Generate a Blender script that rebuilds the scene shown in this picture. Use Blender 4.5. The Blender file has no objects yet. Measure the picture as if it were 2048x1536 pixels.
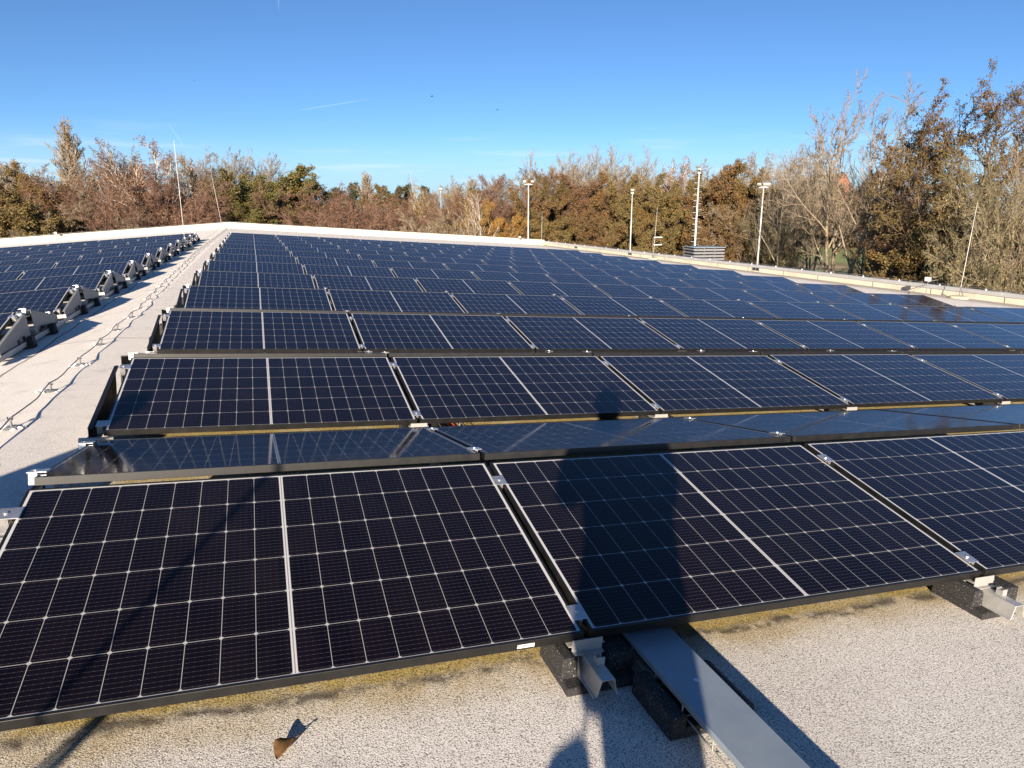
import bpy, bmesh, math, random
import numpy as np
from mathutils import Vector, Matrix
R = math.radians
sc = bpy.context.scene
C = sc.collection

# ------------------------------------------------------------------ camera, sky, sun, exposure
PITCH, YAW = 13.96, 19.72
CAM = Vector((1.855, 0.0, 1.2537))
cd = bpy.data.cameras.new('camera'); cam = bpy.data.objects.new('camera', cd); C.objects.link(cam)
cam.location = CAM; cam.rotation_euler = (R(90 - PITCH), 0, R(-YAW))
cd.sensor_width = 36; cd.lens = 1415.3 / 2048 * 36; cd.clip_start = 0.03; cd.clip_end = 9000
sc.camera = cam
SUN_EL, SUN_AZ = 16.4, 207.65            # azimuth clockwise from +Y
world = bpy.data.worlds.new('World'); sc.world = world; world.use_nodes = True
wn = world.node_tree; wn.nodes.clear()
def wnode(t, **k):
    n = wn.nodes.new(t)
    for a, b in k.items(): setattr(n, a, b)
    return n
sky = wnode('ShaderNodeTexSky', sky_type='NISHITA', sun_disc=False, sun_elevation=R(SUN_EL), sun_rotation=R(SUN_AZ),
            altitude=0, air_density=0.65, dust_density=0.05, ozone_density=4.5)
tc = wnode('ShaderNodeTexCoord'); sep = wnode('ShaderNodeSeparateXYZ'); wn.links.new(tc.outputs['Generated'], sep.inputs[0])
mp = wnode('ShaderNodeMapping'); mp.inputs['Scale'].default_value = (3.2, 3.2, 38); wn.links.new(tc.outputs['Generated'], mp.inputs[0])
nz = wnode('ShaderNodeTexNoise'); nz.inputs['Scale'].default_value = 1.7; nz.inputs['Detail'].default_value = 6; wn.links.new(mp.outputs[0], nz.inputs['Vector'])
def wmr(src, a, b, c, d):
    m = wnode('ShaderNodeMapRange', interpolation_type='SMOOTHSTEP')
    for i, v in zip((1, 2, 3, 4), (a, b, c, d)): m.inputs[i].default_value = v
    wn.links.new(src, m.inputs[0]); return m.outputs[0]
def wmul(a, b):
    m = wnode('ShaderNodeMath', operation='MULTIPLY')
    for i, v in enumerate((a, b)):
        if isinstance(v, (int, float)): m.inputs[i].default_value = v
        else: wn.links.new(v, m.inputs[i])
    return m.outputs[0]
cl = wmul(wmul(wmr(nz.outputs[0], .5, .68, 0, .75), wmr(sep.outputs[2], .115, .05, 0, 1)), .55)
mix = wnode('ShaderNodeMixRGB'); mix.inputs[2].default_value = (7.2, 7.4, 7.8, 1)
hz = wnode('ShaderNodeMixRGB'); hz.inputs[2].default_value = (4.4, 5.9, 6.9, 1)     # thin ground haze low over the horizon
wn.links.new(wmr(sep.outputs[2], .105, .01, 0, .85), hz.inputs[0]); wn.links.new(sky.outputs[0], hz.inputs[1])
wn.links.new(cl, mix.inputs[0]); wn.links.new(hz.outputs[0], mix.inputs[1])
tint = wnode('ShaderNodeMixRGB', blend_type='MULTIPLY'); tint.inputs[0].default_value = 1; tint.inputs[2].default_value = (.97, 1.08, 1.13, 1)
wn.links.new(mix.outputs[0], tint.inputs[1])
bg = wnode('ShaderNodeBackground'); bg.inputs[1].default_value = 0.05
wn.links.new(tint.outputs[0], bg.inputs[0]); wo = wnode('ShaderNodeOutputWorld'); wn.links.new(bg.outputs[0], wo.inputs[0])
sd = bpy.data.lights.new('sun', 'SUN'); sun = bpy.data.objects.new('sun', sd); C.objects.link(sun)
sd.energy = 5.0; sd.angle = R(0.5); sd.color = (1.0, 0.86, 0.70)
az = R(SUN_AZ); el = R(SUN_EL)
to_sun = Vector((math.sin(az) * math.cos(el), math.cos(az) * math.cos(el), math.sin(el)))
sun.rotation_euler = to_sun.to_track_quat('Z', 'Y').to_euler(); sun.location = to_sun * 50
sc.view_settings.view_transform = 'Standard'; sc.view_settings.look = 'None'
sc.view_settings.gamma = 1; sc.view_settings.exposure = 1.3

# ------------------------------------------------------------------ helpers: objects
def link(o, parent=None):
    C.objects.link(o)
    if parent: o.parent = parent
    return o
def tag(o, label=None, cat=None, group=None, kind=None):
    if label: o['label'] = label
    if cat: o['category'] = cat
    if group: o['group'] = group
    if kind: o['kind'] = kind
    return o
def empty(name, M=None):
    o = bpy.data.objects.new(name, None); o.empty_display_size = .1; C.objects.link(o)
    if M is not None: o.matrix_world = M
    return o
def me_obj(name, mesh, parent=None, M=None):
    o = bpy.data.objects.new(name, mesh); link(o, parent)
    if M is not None: o.matrix_world = M
    return o
ORD = ['first', 'second', 'third', 'fourth', 'fifth', 'sixth', 'seventh', 'eighth', 'ninth', 'tenth', 'eleventh', 'twelfth', 'thirteenth',
       'fourteenth', 'fifteenth', 'sixteenth', 'seventeenth', 'eighteenth', 'nineteenth']
def nth(i):
    if i < len(ORD): return ORD[i]
    tens = {20: 'twentieth', 30: 'thirtieth', 40: 'fortieth', 50: 'fiftieth', 60: 'sixtieth'}
    n = i + 1
    if n in tens: return tens[n]
    return {2: 'twenty', 3: 'thirty', 4: 'forty', 5: 'fifty', 6: 'sixty'}[n // 10] + '-' + ORD[n % 10 - 1]

class MB:
    """collects boxes, prisms and tubes into one mesh"""
    def __init__(s): s.v = []; s.f = []; s.m = []
    def add(s, vs, fs, mi=0):
        b = len(s.v); s.v += [tuple(v) for v in vs]; s.f += [tuple(i + b for i in f) for f in fs]; s.m += [mi] * len(fs); return s
    def box(s, x0, x1, y0, y1, z0, z1, mi=0, T=None):
        vs = [Vector((x, y, z)) for z in (z0, z1) for y in (y0, y1) for x in (x0, x1)]
        if T is not None: vs = [T @ v for v in vs]
        return s.add(vs, [(0, 2, 3, 1), (4, 5, 7, 6), (0, 1, 5, 4), (2, 6, 7, 3), (0, 4, 6, 2), (1, 3, 7, 5)], mi)
    def prism(s, poly, a, b, fn, mi=0):
        """poly: 2-D outline, extruded from a to b; fn(p,q,t)->xyz"""
        n = len(poly); vs = [fn(p, q, a) for p, q in poly] + [fn(p, q, b) for p, q in poly]
        fs = [tuple(range(n))[::-1], tuple(range(n, 2 * n))] + [(i, (i + 1) % n, n + (i + 1) % n, n + i) for i in range(n)]
        return s.add(vs, fs, mi)
    def tube(s, pts, r, k=8, mi=0, cap=True):
        pts = [Vector(p) for p in pts]; n = len(pts); rs = r if isinstance(r, (list, tuple)) else [r] * n
        vs = []; up = Vector((.31, .17, .93))
        for i, p in enumerate(pts):
            t = (pts[min(i + 1, n - 1)] - pts[max(i - 1, 0)]).normalized()
            if abs(t.dot(up)) > .97: up = Vector((.9, .3, .1))
            a = t.cross(up).normalized(); b = t.cross(a)
            vs += [p + (a * math.cos(2 * math.pi * j / k) + b * math.sin(2 * math.pi * j / k)) * rs[i] for j in range(k)]
        fs = [(i * k + j, i * k + (j + 1) % k, (i + 1) * k + (j + 1) % k, (i + 1) * k + j) for i in range(n - 1) for j in range(k)]
        if cap: fs += [tuple(range(k))[::-1], tuple(range((n - 1) * k, n * k))]
        return s.add(vs, fs, mi)
    def mesh(s, name, mats, bevel=0, smooth=False):
        me = bpy.data.meshes.new(name); me.from_pydata(s.v, [], s.f); me.validate()
        for m in (mats if isinstance(mats, (list, tuple)) else [mats]): me.materials.append(m)
        for p, mi in zip(me.polygons, s.m): p.material_index = mi
        bm = bmesh.new(); bm.from_mesh(me); bmesh.ops.recalc_face_normals(bm, faces=bm.faces)
        if bevel: bmesh.ops.bevel(bm, geom=[e for e in bm.edges if e.is_manifold and e.calc_face_angle(0) > .6], offset=bevel, segments=1, affect='EDGES', clamp_overlap=True)
        bm.to_mesh(me); bm.free()
        if smooth:
            for p in me.polygons: p.use_smooth = True
        return me
    def obj(s, name, mats, parent=None, M=None, bevel=0, smooth=False):
        return me_obj(name, s.mesh(name, mats, bevel, smooth), parent, M)

# ------------------------------------------------------------------ helpers: materials
class NT:
    def __init__(s, name):
        s.mat = bpy.data.materials.new(name); s.mat.use_nodes = True; s.t = s.mat.node_tree
        s.b = s.t.nodes['Principled BSDF']
    def n(s, t, **k):
        x = s.t.nodes.new(t)
        for a, b in k.items(): setattr(x, a, b)
        return x
    def put(s, sock, v):
        if v is None: return
        if hasattr(v, 'is_linked') or hasattr(v, 'node'): s.t.links.new(v, sock)
        elif isinstance(v, (tuple, list)) and len(v) == 3 and sock.type == 'RGBA': sock.default_value = (*v, 1)
        else: sock.default_value = v
    def m(s, op, a, b=None, c=None, clamp=False):
        x = s.n('ShaderNodeMath', operation=op, use_clamp=clamp)
        for i, v in enumerate((a, b, c)): s.put(x.inputs[i], v)
        return x.outputs[0]
    def mr(s, v, a, b, c=0, d=1, smooth=True):
        x = s.n('ShaderNodeMapRange', interpolation_type='SMOOTHSTEP' if smooth else 'LINEAR')
        for i, q in enumerate((v, a, b, c, d)): s.put(x.inputs[i], q)
        return x.outputs[0]
    def mix(s, f, a, b, mode='MIX'):
        x = s.n('ShaderNodeMixRGB', blend_type=mode)
        for i, v in enumerate((f, a, b)): s.put(x.inputs[i], v)
        return x.outputs[0]
    def noise(s, vec, scale, detail=4, rough=.5):
        x = s.n('ShaderNodeTexNoise'); s.put(x.inputs['Vector'], vec); x.inputs['Scale'].default_value = scale
        x.inputs['Detail'].default_value = detail; x.inputs['Roughness'].default_value = rough; return x.outputs[0]
    def co(s, kind='Object'): return s.n('ShaderNodeTexCoord').outputs[kind]
    def sep(s, v):
        x = s.n('ShaderNodeSeparateXYZ'); s.put(x.inputs[0], v); return x.outputs
    def bump(s, h, st=.3, d=.01):
        x = s.n('ShaderNodeBump'); x.inputs['Strength'].default_value = st; x.inputs['Distance'].default_value = d
        s.put(x.inputs['Height'], h); s.t.links.new(x.outputs[0], s.b.inputs['Normal'])
    def done(s, col, rough=.6, metal=0, spec=None):
        s.put(s.b.inputs['Base Color'], col); s.put(s.b.inputs['Roughness'], rough); s.put(s.b.inputs['Metallic'], metal)
        if spec is not None: s.b.inputs['Specular IOR Level'].default_value = spec
        return s.mat
def plain(name, col, rough=.6, metal=0, var=.15, scale=9, bump=0):
    k = NT(name); o = k.co(); nzz = k.noise(o, scale, 6, .6)
    d = tuple(c * (1 - var) for c in col); u = tuple(min(1, c * (1 + var)) for c in col)
    c = k.mix(k.mr(nzz, .3, .7), d, u)
    if bump: k.bump(nzz, bump, .02)
    return k.done(c, k.mr(nzz, .2, .8, rough * .85, min(1, rough * 1.15)), metal)

W, H = 1.722, 1.0714
M = {}
def cell_material():
    k = NT('panel_glass'); o = k.sep(k.co()); x, y = o[0], o[1]
    mb, mbb, mbt, gap = .0195, .0125, .0165, .0065
    px = (W / 2 - mb - gap) / 9; py = (H - mbb - mbt) / 6
    xm = k.m('SUBTRACT', k.m('ABSOLUTE', k.m('SUBTRACT', x, W / 2)), gap)          # 0 at the middle gap
    fx = k.m('FRACT', k.m('DIVIDE', k.m('ADD', xm, px * 20), px)); dx = k.m('MULTIPLY', k.m('MINIMUM', fx, k.m('SUBTRACT', 1.0, fx)), px)
    ym = k.m('SUBTRACT', y, mbb)
    fy = k.m('FRACT', k.m('DIVIDE', k.m('ADD', ym, py * 20), py)); dy = k.m('MULTIPLY', k.m('MINIMUM', fy, k.m('SUBTRACT', 1.0, fy)), py)
    lx = k.mr(dx, .0005, .0011, 1, 0); ly = k.mr(dy, .0006, .0013, 1, 0)
    ch = k.mr(k.m('ADD', dx, dy), .0070, .0088, 1, 0)
    white = k.m('MAXIMUM', k.m('MAXIMUM', lx, ly), ch)
    midg = k.mr(xm, .0002, -.0004); midl = k.mr(k.m('ADD', xm, gap), .0012, .0022)       # white strip with a grey thread in the middle
    mid = k.m('MULTIPLY', midg, k.m('ADD', k.m('MULTIPLY', midl, .6), .4))
    ex = k.mr(xm, W / 2 - mb - gap - .0002, W / 2 - mb - gap + .0004)
    ey = k.m('MAXIMUM', k.mr(y, mbb, mbb - .0006), k.mr(y, H - mbt, H - mbt + .0006))
    strip = k.m('MAXIMUM', k.m('MAXIMUM', mid, ex), ey)
    # nine fine wires along each cell
    wv = k.m('FRACT', k.m('MULTIPLY', k.m('DIVIDE', ym, py), 10.0)); wd = k.m('MULTIPLY', k.m('ABSOLUTE', k.m('SUBTRACT', wv, .5)), py / 10)
    wire = k.mr(wd, .00035, .0007, 1, 0)
    # solder points along the wires
    sv = k.m('FRACT', k.m('MULTIPLY', k.m('DIVIDE', xm, px), 5.0)); sdot = k.m('MULTIPLY', k.mr(k.m('ABSOLUTE', k.m('SUBTRACT', sv, .5)), .07, .10, 1, 0), wire)
    cx = k.m('FLOOR', k.m('DIVIDE', x, px)); cy = k.m('FLOOR', k.m('DIVIDE', ym, py))
    wn_ = k.n('ShaderNodeTexWhiteNoise', noise_dimensions='4D'); cmb = k.n('ShaderNodeCombineXYZ'); k.put(cmb.inputs[0], cx); k.put(cmb.inputs[1], cy)
    oi = k.n('ShaderNodeObjectInfo'); k.put(wn_.inputs['Vector'], cmb.outputs[0]); k.put(wn_.inputs['W'], oi.outputs['Random'])
    cell = k.mix(wn_.outputs[0], (.0034, .0018, .0034), (.0062, .0032, .0048))
    cell = k.mix(oi.outputs['Random'], cell, k.mix(1, cell, (.8, .95, 1.25), 'MULTIPLY'))
    c = k.mix(k.m('MULTIPLY', wire, .5), cell, (.085, .078, .072)); c = k.mix(k.m('MULTIPLY', sdot, .6), c, (.16, .15, .14))
    c = k.mix(white, c, (.36, .36, .355)); c = k.mix(strip, c, (.50, .50, .49))
    # faint dust, thicker towards the lower frame edge where rain leaves it
    geo = k.n('ShaderNodeNewGeometry').outputs['Position']
    dust = k.noise(geo, 3.1, 6, .65); spots = k.mr(k.noise(geo, 60, 2), .74, .80)
    dn = k.m('ADD', k.m('MULTIPLY', k.mr(dust, .45, .75), .007), k.m('MULTIPLY', spots, .012))
    dn = k.m('ADD', dn, k.m('MULTIPLY', k.mr(y, .022, .010), .05))
    c = k.mix(dn, c, (.34, .31, .26))
    k.b.inputs['IOR'].default_value = 1.36
    k.bump(k.noise(geo, 2.2, 2), .03, .004)
    return k.done(c, k.mr(dust, .3, .8, .045, .10), 0, .5)
M['glass'] = cell_material()
M['frame'] = plain('black_anodised_aluminium', (.0065, .0058, .0055), .50, .0, .3, 14)
M['alu'] = plain('bare_aluminium', (.62, .61, .60), .36, .85, .14, 20)
M['alu_dull'] = plain('weathered_aluminium', (.50, .49, .46), .48, .55, .16, 12)
M['plate'] = plain('coated_steel_plate', (.38, .365, .34), .45, .25, .10, 8)
M['end_plate'] = plain('grey_end_plate', (.24, .24, .235), .5, .3, .12, 8)
def lidmat():
    k = NT('galvanised_tray_lid'); o = k.co(); a = k.noise(o, 5, 6, .65); f = k.noise(o, 60, 3); st = k.n('ShaderNodeMapping'); st.inputs['Scale'].default_value = (40, 3, 40); k.put(st.inputs[0], o)
    sc_ = k.noise(st.outputs[0], 3.0, 4, .7); c = k.mix(k.mr(a, .3, .7), (.225, .275, .32), (.275, .32, .355)); c = k.mix(k.mr(sc_, .66, .72, 0, .35), c, (.45, .47, .48))
    c = k.mix(k.mr(f, .70, .76, 0, .5), c, (.42, .40, .36)); c = k.mix(k.mr(k.noise(o, 2.2, 5, .7), .56, .70, 0, .4), c, (.30, .275, .24)); k.bump(a, .08, .01)
    return k.done(c, k.mr(a, .3, .7, .35, .55), .25)
M['lid'] = lidmat()
M['wire'] = plain('grey_wire', (.20, .20, .205), .5, .3, .12, 30)
M['white_paint'] = plain('white_rod', (.60, .60, .57), .5, 0, .06, 6)
M['mast'] = plain('galvanised_mast', (.50, .51, .51), .5, .2, .08, 3)
M['dark'] = plain('dark_plastic', (.018, .018, .019), .6, 0, .2, 9)
M['cable'] = plain('black_cable', (.012, .012, .013), .5, 0, .2, 40)
M['red'] = plain('red_connector', (.55, .03, .025), .45, 0, .1, 9)
M['lampglass'] = plain('green_lamp_glass', (.03, .16, .12), .12, 0, .1, 5)
M['paver'] = plain('sand_paver', (.56, .46, .30), .85, 0, .18, 14, .3)
M['louvre'] = plain('grey_louvre', (.24, .24, .26), .5, .2, .08, 6)
M['bird'] = plain('bird_plumage', (.03, .03, .035), .8, 0, .2, 9)
def rubber():
    k = NT('rubber_granulate'); o = k.co(); a = k.noise(o, 210, 3, .6); b = k.noise(o, 90, 2)
    c = k.mix(k.mr(a, .62, .68), k.mix(b, (.010, .010, .011), (.028, .026, .026)), (.36, .34, .30)); k.bump(a, .5, .006)
    return k.done(c, .85)
M['rubber'] = rubber()
def leafmat():
    k = NT('dead_leaf'); o = k.co(); a = k.noise(o, 40, 5); c = k.mix(k.mr(a, .3, .7), (.10, .05, .02), (.19, .105, .045)); return k.done(c, .4)
M['deadleaf'] = leafmat()
def stickermat():
    k = NT('printed_sticker'); o = k.sep(k.co()); nn = k.n('ShaderNodeTexWhiteNoise', noise_dimensions='1D'); k.put(nn.inputs['W'], k.m('FLOOR', k.m('MULTIPLY', o[0], 420.0)))
    rr = k.n('ShaderNodeTexWhiteNoise', noise_dimensions='1D'); k.put(rr.inputs['W'], k.m('FLOOR', k.m('MULTIPLY', o[2], 250.0)))
    c = k.mix(k.m('GREATER_THAN', k.m('MULTIPLY', nn.outputs[0], rr.outputs[0]), .27), (.72, .72, .70), (.06, .06, .06)); return k.done(c, .5)
M['sticker'] = stickermat()

S_R, S_L, XR = R(3.745), R(3.95), .46
ZR = -XR * math.tan(S_R)
Y_FAR, X_RIGHT, X_LEFT, Y_BACK, GZ = 51.0, 22.75, -19.0, -9.0, -6.0
def roof_z(x): return -x * math.tan(S_R) if x >= XR else ZR - (XR - x) * math.tan(S_L)
U0, PITCH_U, Y0, P = .9995, W + .024, 1.7625, 2.4191
TF, TB, HB, RG = R(10.56), R(10.11), .15, .082

def roofmat():
    k = NT('mineral_roof_felt'); o = k.co(); xyz = k.sep(o); x, y = xyz[0], xyz[1]
    g = k.noise(o, 215, 2, .85); g2 = k.noise(o, 90, 3, .8); big = k.noise(o, .9, 6, .6); mid = k.noise(o, 5.5, 5, .6)
    walk = k.m('MULTIPLY', k.mr(k.m('ADD', x, k.m('MULTIPLY', k.m('SUBTRACT', mid, .5), .25)), 1.0, .86), k.mr(y, 2.0, 5.0))
    walk = k.m('MAXIMUM', walk, k.m('MAXIMUM', k.mr(y, 32.8, 33.6), k.mr(x, 16.6, 17.4)))
    base = k.mix(k.mr(big, .3, .7), (.70, .65, .575), (.82, .77, .69)); base = k.mix(walk, base, (.90, .84, .755))
    base = k.mix(k.mr(mid, .50, .78, 0, .45), base, (.44, .405, .36))
    nzw = k.m('MULTIPLY', k.m('SUBTRACT', k.noise(o, 3.3, 5, .65), .5), .16)
    sm = k.m('MULTIPLY', k.mr(k.m('ABSOLUTE', k.m('SUBTRACT', k.m('ADD', y, nzw), 1.88)), .20, .03), k.mr(mid, .30, .65, .25, .8))
    base = k.mix(k.m('MULTIPLY', sm, k.mr(x, .9, 1.3)), base, (.52, .39, .17))
    sp = k.mr(g, .528, .578); c = k.mix(k.m('MULTIPLY', sp, k.m('SUBTRACT', .88, k.m('MULTIPLY', walk, .34))), base, (.085, .08, .085))
    c = k.mix(k.mr(g, .43, .36, 0, .75), c, (.86, .83, .77))
    c = k.mix(k.m('MULTIPLY', k.mr(g2, .62, .70, 0, .7), k.m('SUBTRACT', 1.0, k.m('MULTIPLY', walk, .6))), c, (.10, .095, .10))
    # moss on the felt that the panel rows keep damp
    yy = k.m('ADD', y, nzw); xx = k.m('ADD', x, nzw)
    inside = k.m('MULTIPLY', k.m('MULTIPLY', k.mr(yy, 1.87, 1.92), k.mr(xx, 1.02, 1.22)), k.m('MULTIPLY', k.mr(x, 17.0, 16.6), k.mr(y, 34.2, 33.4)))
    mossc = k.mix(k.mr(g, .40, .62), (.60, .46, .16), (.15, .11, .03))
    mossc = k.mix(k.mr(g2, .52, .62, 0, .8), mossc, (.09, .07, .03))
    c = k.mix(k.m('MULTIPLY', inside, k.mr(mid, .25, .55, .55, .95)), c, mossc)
    # black dirty drip line in front of the first row
    drip = k.m('MULTIPLY', k.mr(k.m('ABSOLUTE', k.m('SUBTRACT', yy, 1.875)), .045, .0), k.mr(k.noise(o, 9, 5, .7), .36, .56, 0, 1))
    c = k.mix(k.m('MULTIPLY', k.m('MULTIPLY', drip, k.mr(xx, .95, 1.2)), .85), c, (.045, .038, .028))
    # welded overlaps of the felt sheets: across every 4.85 m and one along the ridge path
    wob = k.m('MULTIPLY', k.m('SUBTRACT', k.noise(o, 1.1, 3), .5), .10)
    sy = k.m('FRACT', k.m('DIVIDE', k.m('ADD', k.m('ADD', y, wob), 6.5), 4.85)); sy = k.m('MULTIPLY', k.m('MINIMUM', sy, k.m('SUBTRACT', 1.0, sy)), 4.85)
    sx = k.m('ABSOLUTE', k.m('ADD', k.m('ADD', x, .165), wob))
    seam = k.m('MAXIMUM', k.m('MULTIPLY', k.mr(sy, .006, .016, 1, 0), k.mr(x, -.15, -.10)), k.mr(sx, .006, .016, 1, 0))
    c = k.mix(k.m('MULTIPLY', seam, .75), c, (.07, .065, .06))
    gut = k.m('MULTIPLY', k.mr(k.m('ADD', x, k.m('MULTIPLY', nzw, 3.0)), 20.9, 22.2), .7)   # dirt where water runs along the parapet
    c = k.mix(gut, c, k.mix(mid, (.33, .28, .21), (.20, .15, .09)))
    k.bump(k.m('ADD', g, k.m('MULTIPLY', seam, .8)), .55, .006)
    return k.done(c, .9, 0, .25)
M['roof'] = roofmat()
def parapetmat():
    k = NT('parapet_felt'); o = k.co(); a = k.noise(o, 140, 3); b = k.noise(o, 1.3, 6, .65)
    c = k.mix(k.mr(b, .3, .7), (.50, .46, .36), (.63, .58, .46)); c = k.mix(k.mr(a, .6, .7, 0, .35), c, (.3, .28, .24)); z = k.sep(o)
    st = k.noise(k.m('ADD', k.m('MULTIPLY', z[0], 1.0), k.m('MULTIPLY', z[1], 1.0)), 2.6, 4)
    c = k.mix(k.mr(st, .55, .75, 0, .35), c, (.42, .34, .25)); k.bump(a, .3, .005); return k.done(c, .85)
M['parapet'] = parapetmat()
M['seam'] = plain('felt_joint', (.13, .12, .10), .9, 0, .2, 8)
M['coping'] = plain('aluminium_coping', (.60, .60, .58), .45, .5, .06, 3)
M['coping_white'] = plain('cream_coping_felt', (.55, .51, .41), .8, 0, .1, 3)

# ------------------------------------------------------------------ the roof, the ground
def basis(side, u, v, h=0):
    """roof-local frame: x to the picture's right, y along the ridge, z off the roof; u metres from the ridge line"""
    if side > 0:
        ex = Vector((math.cos(S_R), 0, -math.sin(S_R))); n = Vector((math.sin(S_R), 0, math.cos(S_R))); o = ex * u
    else:
        ex = Vector((math.cos(S_L), 0, math.sin(S_L))); n = Vector((-math.sin(S_L), 0, math.cos(S_L))); o = Vector((XR, 0, ZR)) - ex * u
    o = o + Vector((0, v, 0)) + n * h
    Mx = Matrix.Identity(4)
    for i in range(3): Mx[i][0] = ex[i]; Mx[i][1] = (0, 1, 0)[i]; Mx[i][2] = n[i]; Mx[i][3] = o[i]
    return Mx
b = MB()
xs = [X_LEFT, -8, XR, 8, X_RIGHT]; ys = [Y_BACK] + [y for y in range(0, 52, 10)] + [Y_FAR]
for i in range(len(xs) - 1):
    for j in range(len(ys) - 1):
        q = [(xs[i], ys[j]), (xs[i + 1], ys[j]), (xs[i + 1], ys[j + 1]), (xs[i], ys[j + 1])]
        b.add([(x, y, roof_z(x)) for x, y in q], [(0, 1, 2, 3)])
for (xa, ya), (xb, yb) in [((X_LEFT, Y_BACK), (XR, Y_BACK)), ((XR, Y_BACK), (X_RIGHT, Y_BACK)), ((X_RIGHT, Y_BACK), (X_RIGHT, Y_FAR)), ((X_RIGHT, Y_FAR), (XR, Y_FAR)), ((XR, Y_FAR), (X_LEFT, Y_FAR)), ((X_LEFT, Y_FAR), (X_LEFT, Y_BACK))]:
    b.add([(xa, ya, GZ), (xb, yb, GZ), (xb, yb, roof_z(xb)), (xa, ya, roof_z(xa))], [(0, 1, 2, 3)])
roof = b.obj('roof', M['roof']); tag(roof, kind='structure')

def groundmat():
    k = NT('grass_and_leaf_litter'); o = k.co(); a = k.noise(o, .05, 5); b_ = k.noise(o, 1.5, 5, .7)
    c = k.mix(k.mr(b_, .3, .7), (.15, .20, .06), (.24, .29, .10)); c = k.mix(k.mr(a, .52, .62, 0, .8), c, (.16, .12, .065)); k.bump(b_, .6, .1)
    return k.done(c, .95)
b = MB(); b.add([(-900, -400, GZ), (900, -400, GZ), (900, 1600, GZ), (-900, 1600, GZ)], [(0, 1, 2, 3)])
tag(b.obj('ground', groundmat()), kind='structure')

# parapets
def parapet(a, bb, inward, label, hgt=.38, thick=.30, coping='coping', seg=2.4, wire=True, studs=True):
    """a,bb: base end points on the roof edge; inward: unit vector to the roof side"""
    a, bb = Vector(a), Vector(bb); L = (bb - a).length; d = (bb - a).normalized(); up = Vector((0, 0, 1)); o = -Vector(inward)
    root = empty('parapet_wall', Matrix.Translation(a)); tag(root, label, 'wall', 'low parapet walls round the roof')
    T = lambda s, q, z: a + d * s + o * q + up * z
    m = MB(); m.prism([(0, -.15), (thick, -.15), (thick, hgt), (0, hgt)], 0, L, lambda p, q, t: T(t, p, q)); w = m.obj('wall', M['parapet']); w.parent = root; w.matrix_parent_inverse = root.matrix_world.inverted()
    m = MB(); m.prism([(-.025, hgt + .003), (thick + .025, hgt + .003), (thick + .025, hgt + .045), (-.025, hgt + .06)], 0, L, lambda p, q, t: T(t, p, q))
    m.prism([(-.025, hgt - .055), (-.012, hgt - .055), (-.012, hgt + .002), (-.025, hgt + .002)], 0, L, lambda p, q, t: T(t, p, q))
    for i in range(1, int(L / 3.0)): m.prism([(-.029, hgt + .0), (thick + .029, hgt + .0), (thick + .029, hgt + .049), (-.029, hgt + .064)], i * 3.0 - .05, i * 3.0 + .05, lambda p, q, t: T(t, p, q))
    w = m.obj('coping', M[coping]); w.parent = root; w.matrix_parent_inverse = root.matrix_world.inverted()
    m = MB(); n = int(L / seg); rr = random.Random(int(L * 10))
    for i in range(1, n):
        s = i * seg + rr.uniform(-.5, .5); m.prism([(-.006, -.02), (.002, -.02), (.002, hgt - .06), (-.006, hgt - .06)], s - .012, s + .012, lambda p, q, t: T(t, p, q))
    w = m.obj('felt_joint', M['seam']); w.parent = root; w.matrix_parent_inverse = root.matrix_world.inverted()
    if studs:
        nn = int(L / 1.55)
        for i in range(nn):
            s = (i + .5) * L / nn; m = MB(); c = T(s, thick * .5, hgt + .045)
            m.tube([c, c + up * .035], [.04, .03], 8); m.tube([c + up * .03, c + up * .065], [.012, .012], 6)
            w = m.obj('wire_clip', M['mast']); w.parent = root; w.matrix_parent_inverse = root.matrix_world.inverted()
    if wire:
        m = MB(); nn = int(L / 1.55) * 2; m.tube([T(i * L / nn, thick * .5, hgt + .115 - (.012 if i % 2 == 0 else 0)) for i in range(nn + 1)], .006, 5)
        w = m.obj('conductor_wire', M['wire']); w.parent = root; w.matrix_parent_inverse = root.matrix_world.inverted()
    return root
zr = roof_z(X_RIGHT); zl = roof_z(X_LEFT)
parapet((X_RIGHT, Y_BACK, zr), (X_RIGHT, Y_FAR + .3, zr), (-1, 0, 0), 'long pale parapet with grey metal coping running beside the larger panel array', hgt=.235)
parapet((X_RIGHT - .001, Y_FAR, zr), (XR, Y_FAR, ZR), (0, -1, 0), 'cream far parapet falling from the ridge towards the floodlight masts', coping='coping_white', seg=2.0, studs=False, hgt=.33)
parapet((XR, Y_FAR, ZR), (X_LEFT, Y_FAR, zl), (0, -1, 0), 'cream far parapet falling from the ridge below the columnar poplar', coping='coping_white', seg=1.9, studs=False, hgt=.33)

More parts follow.
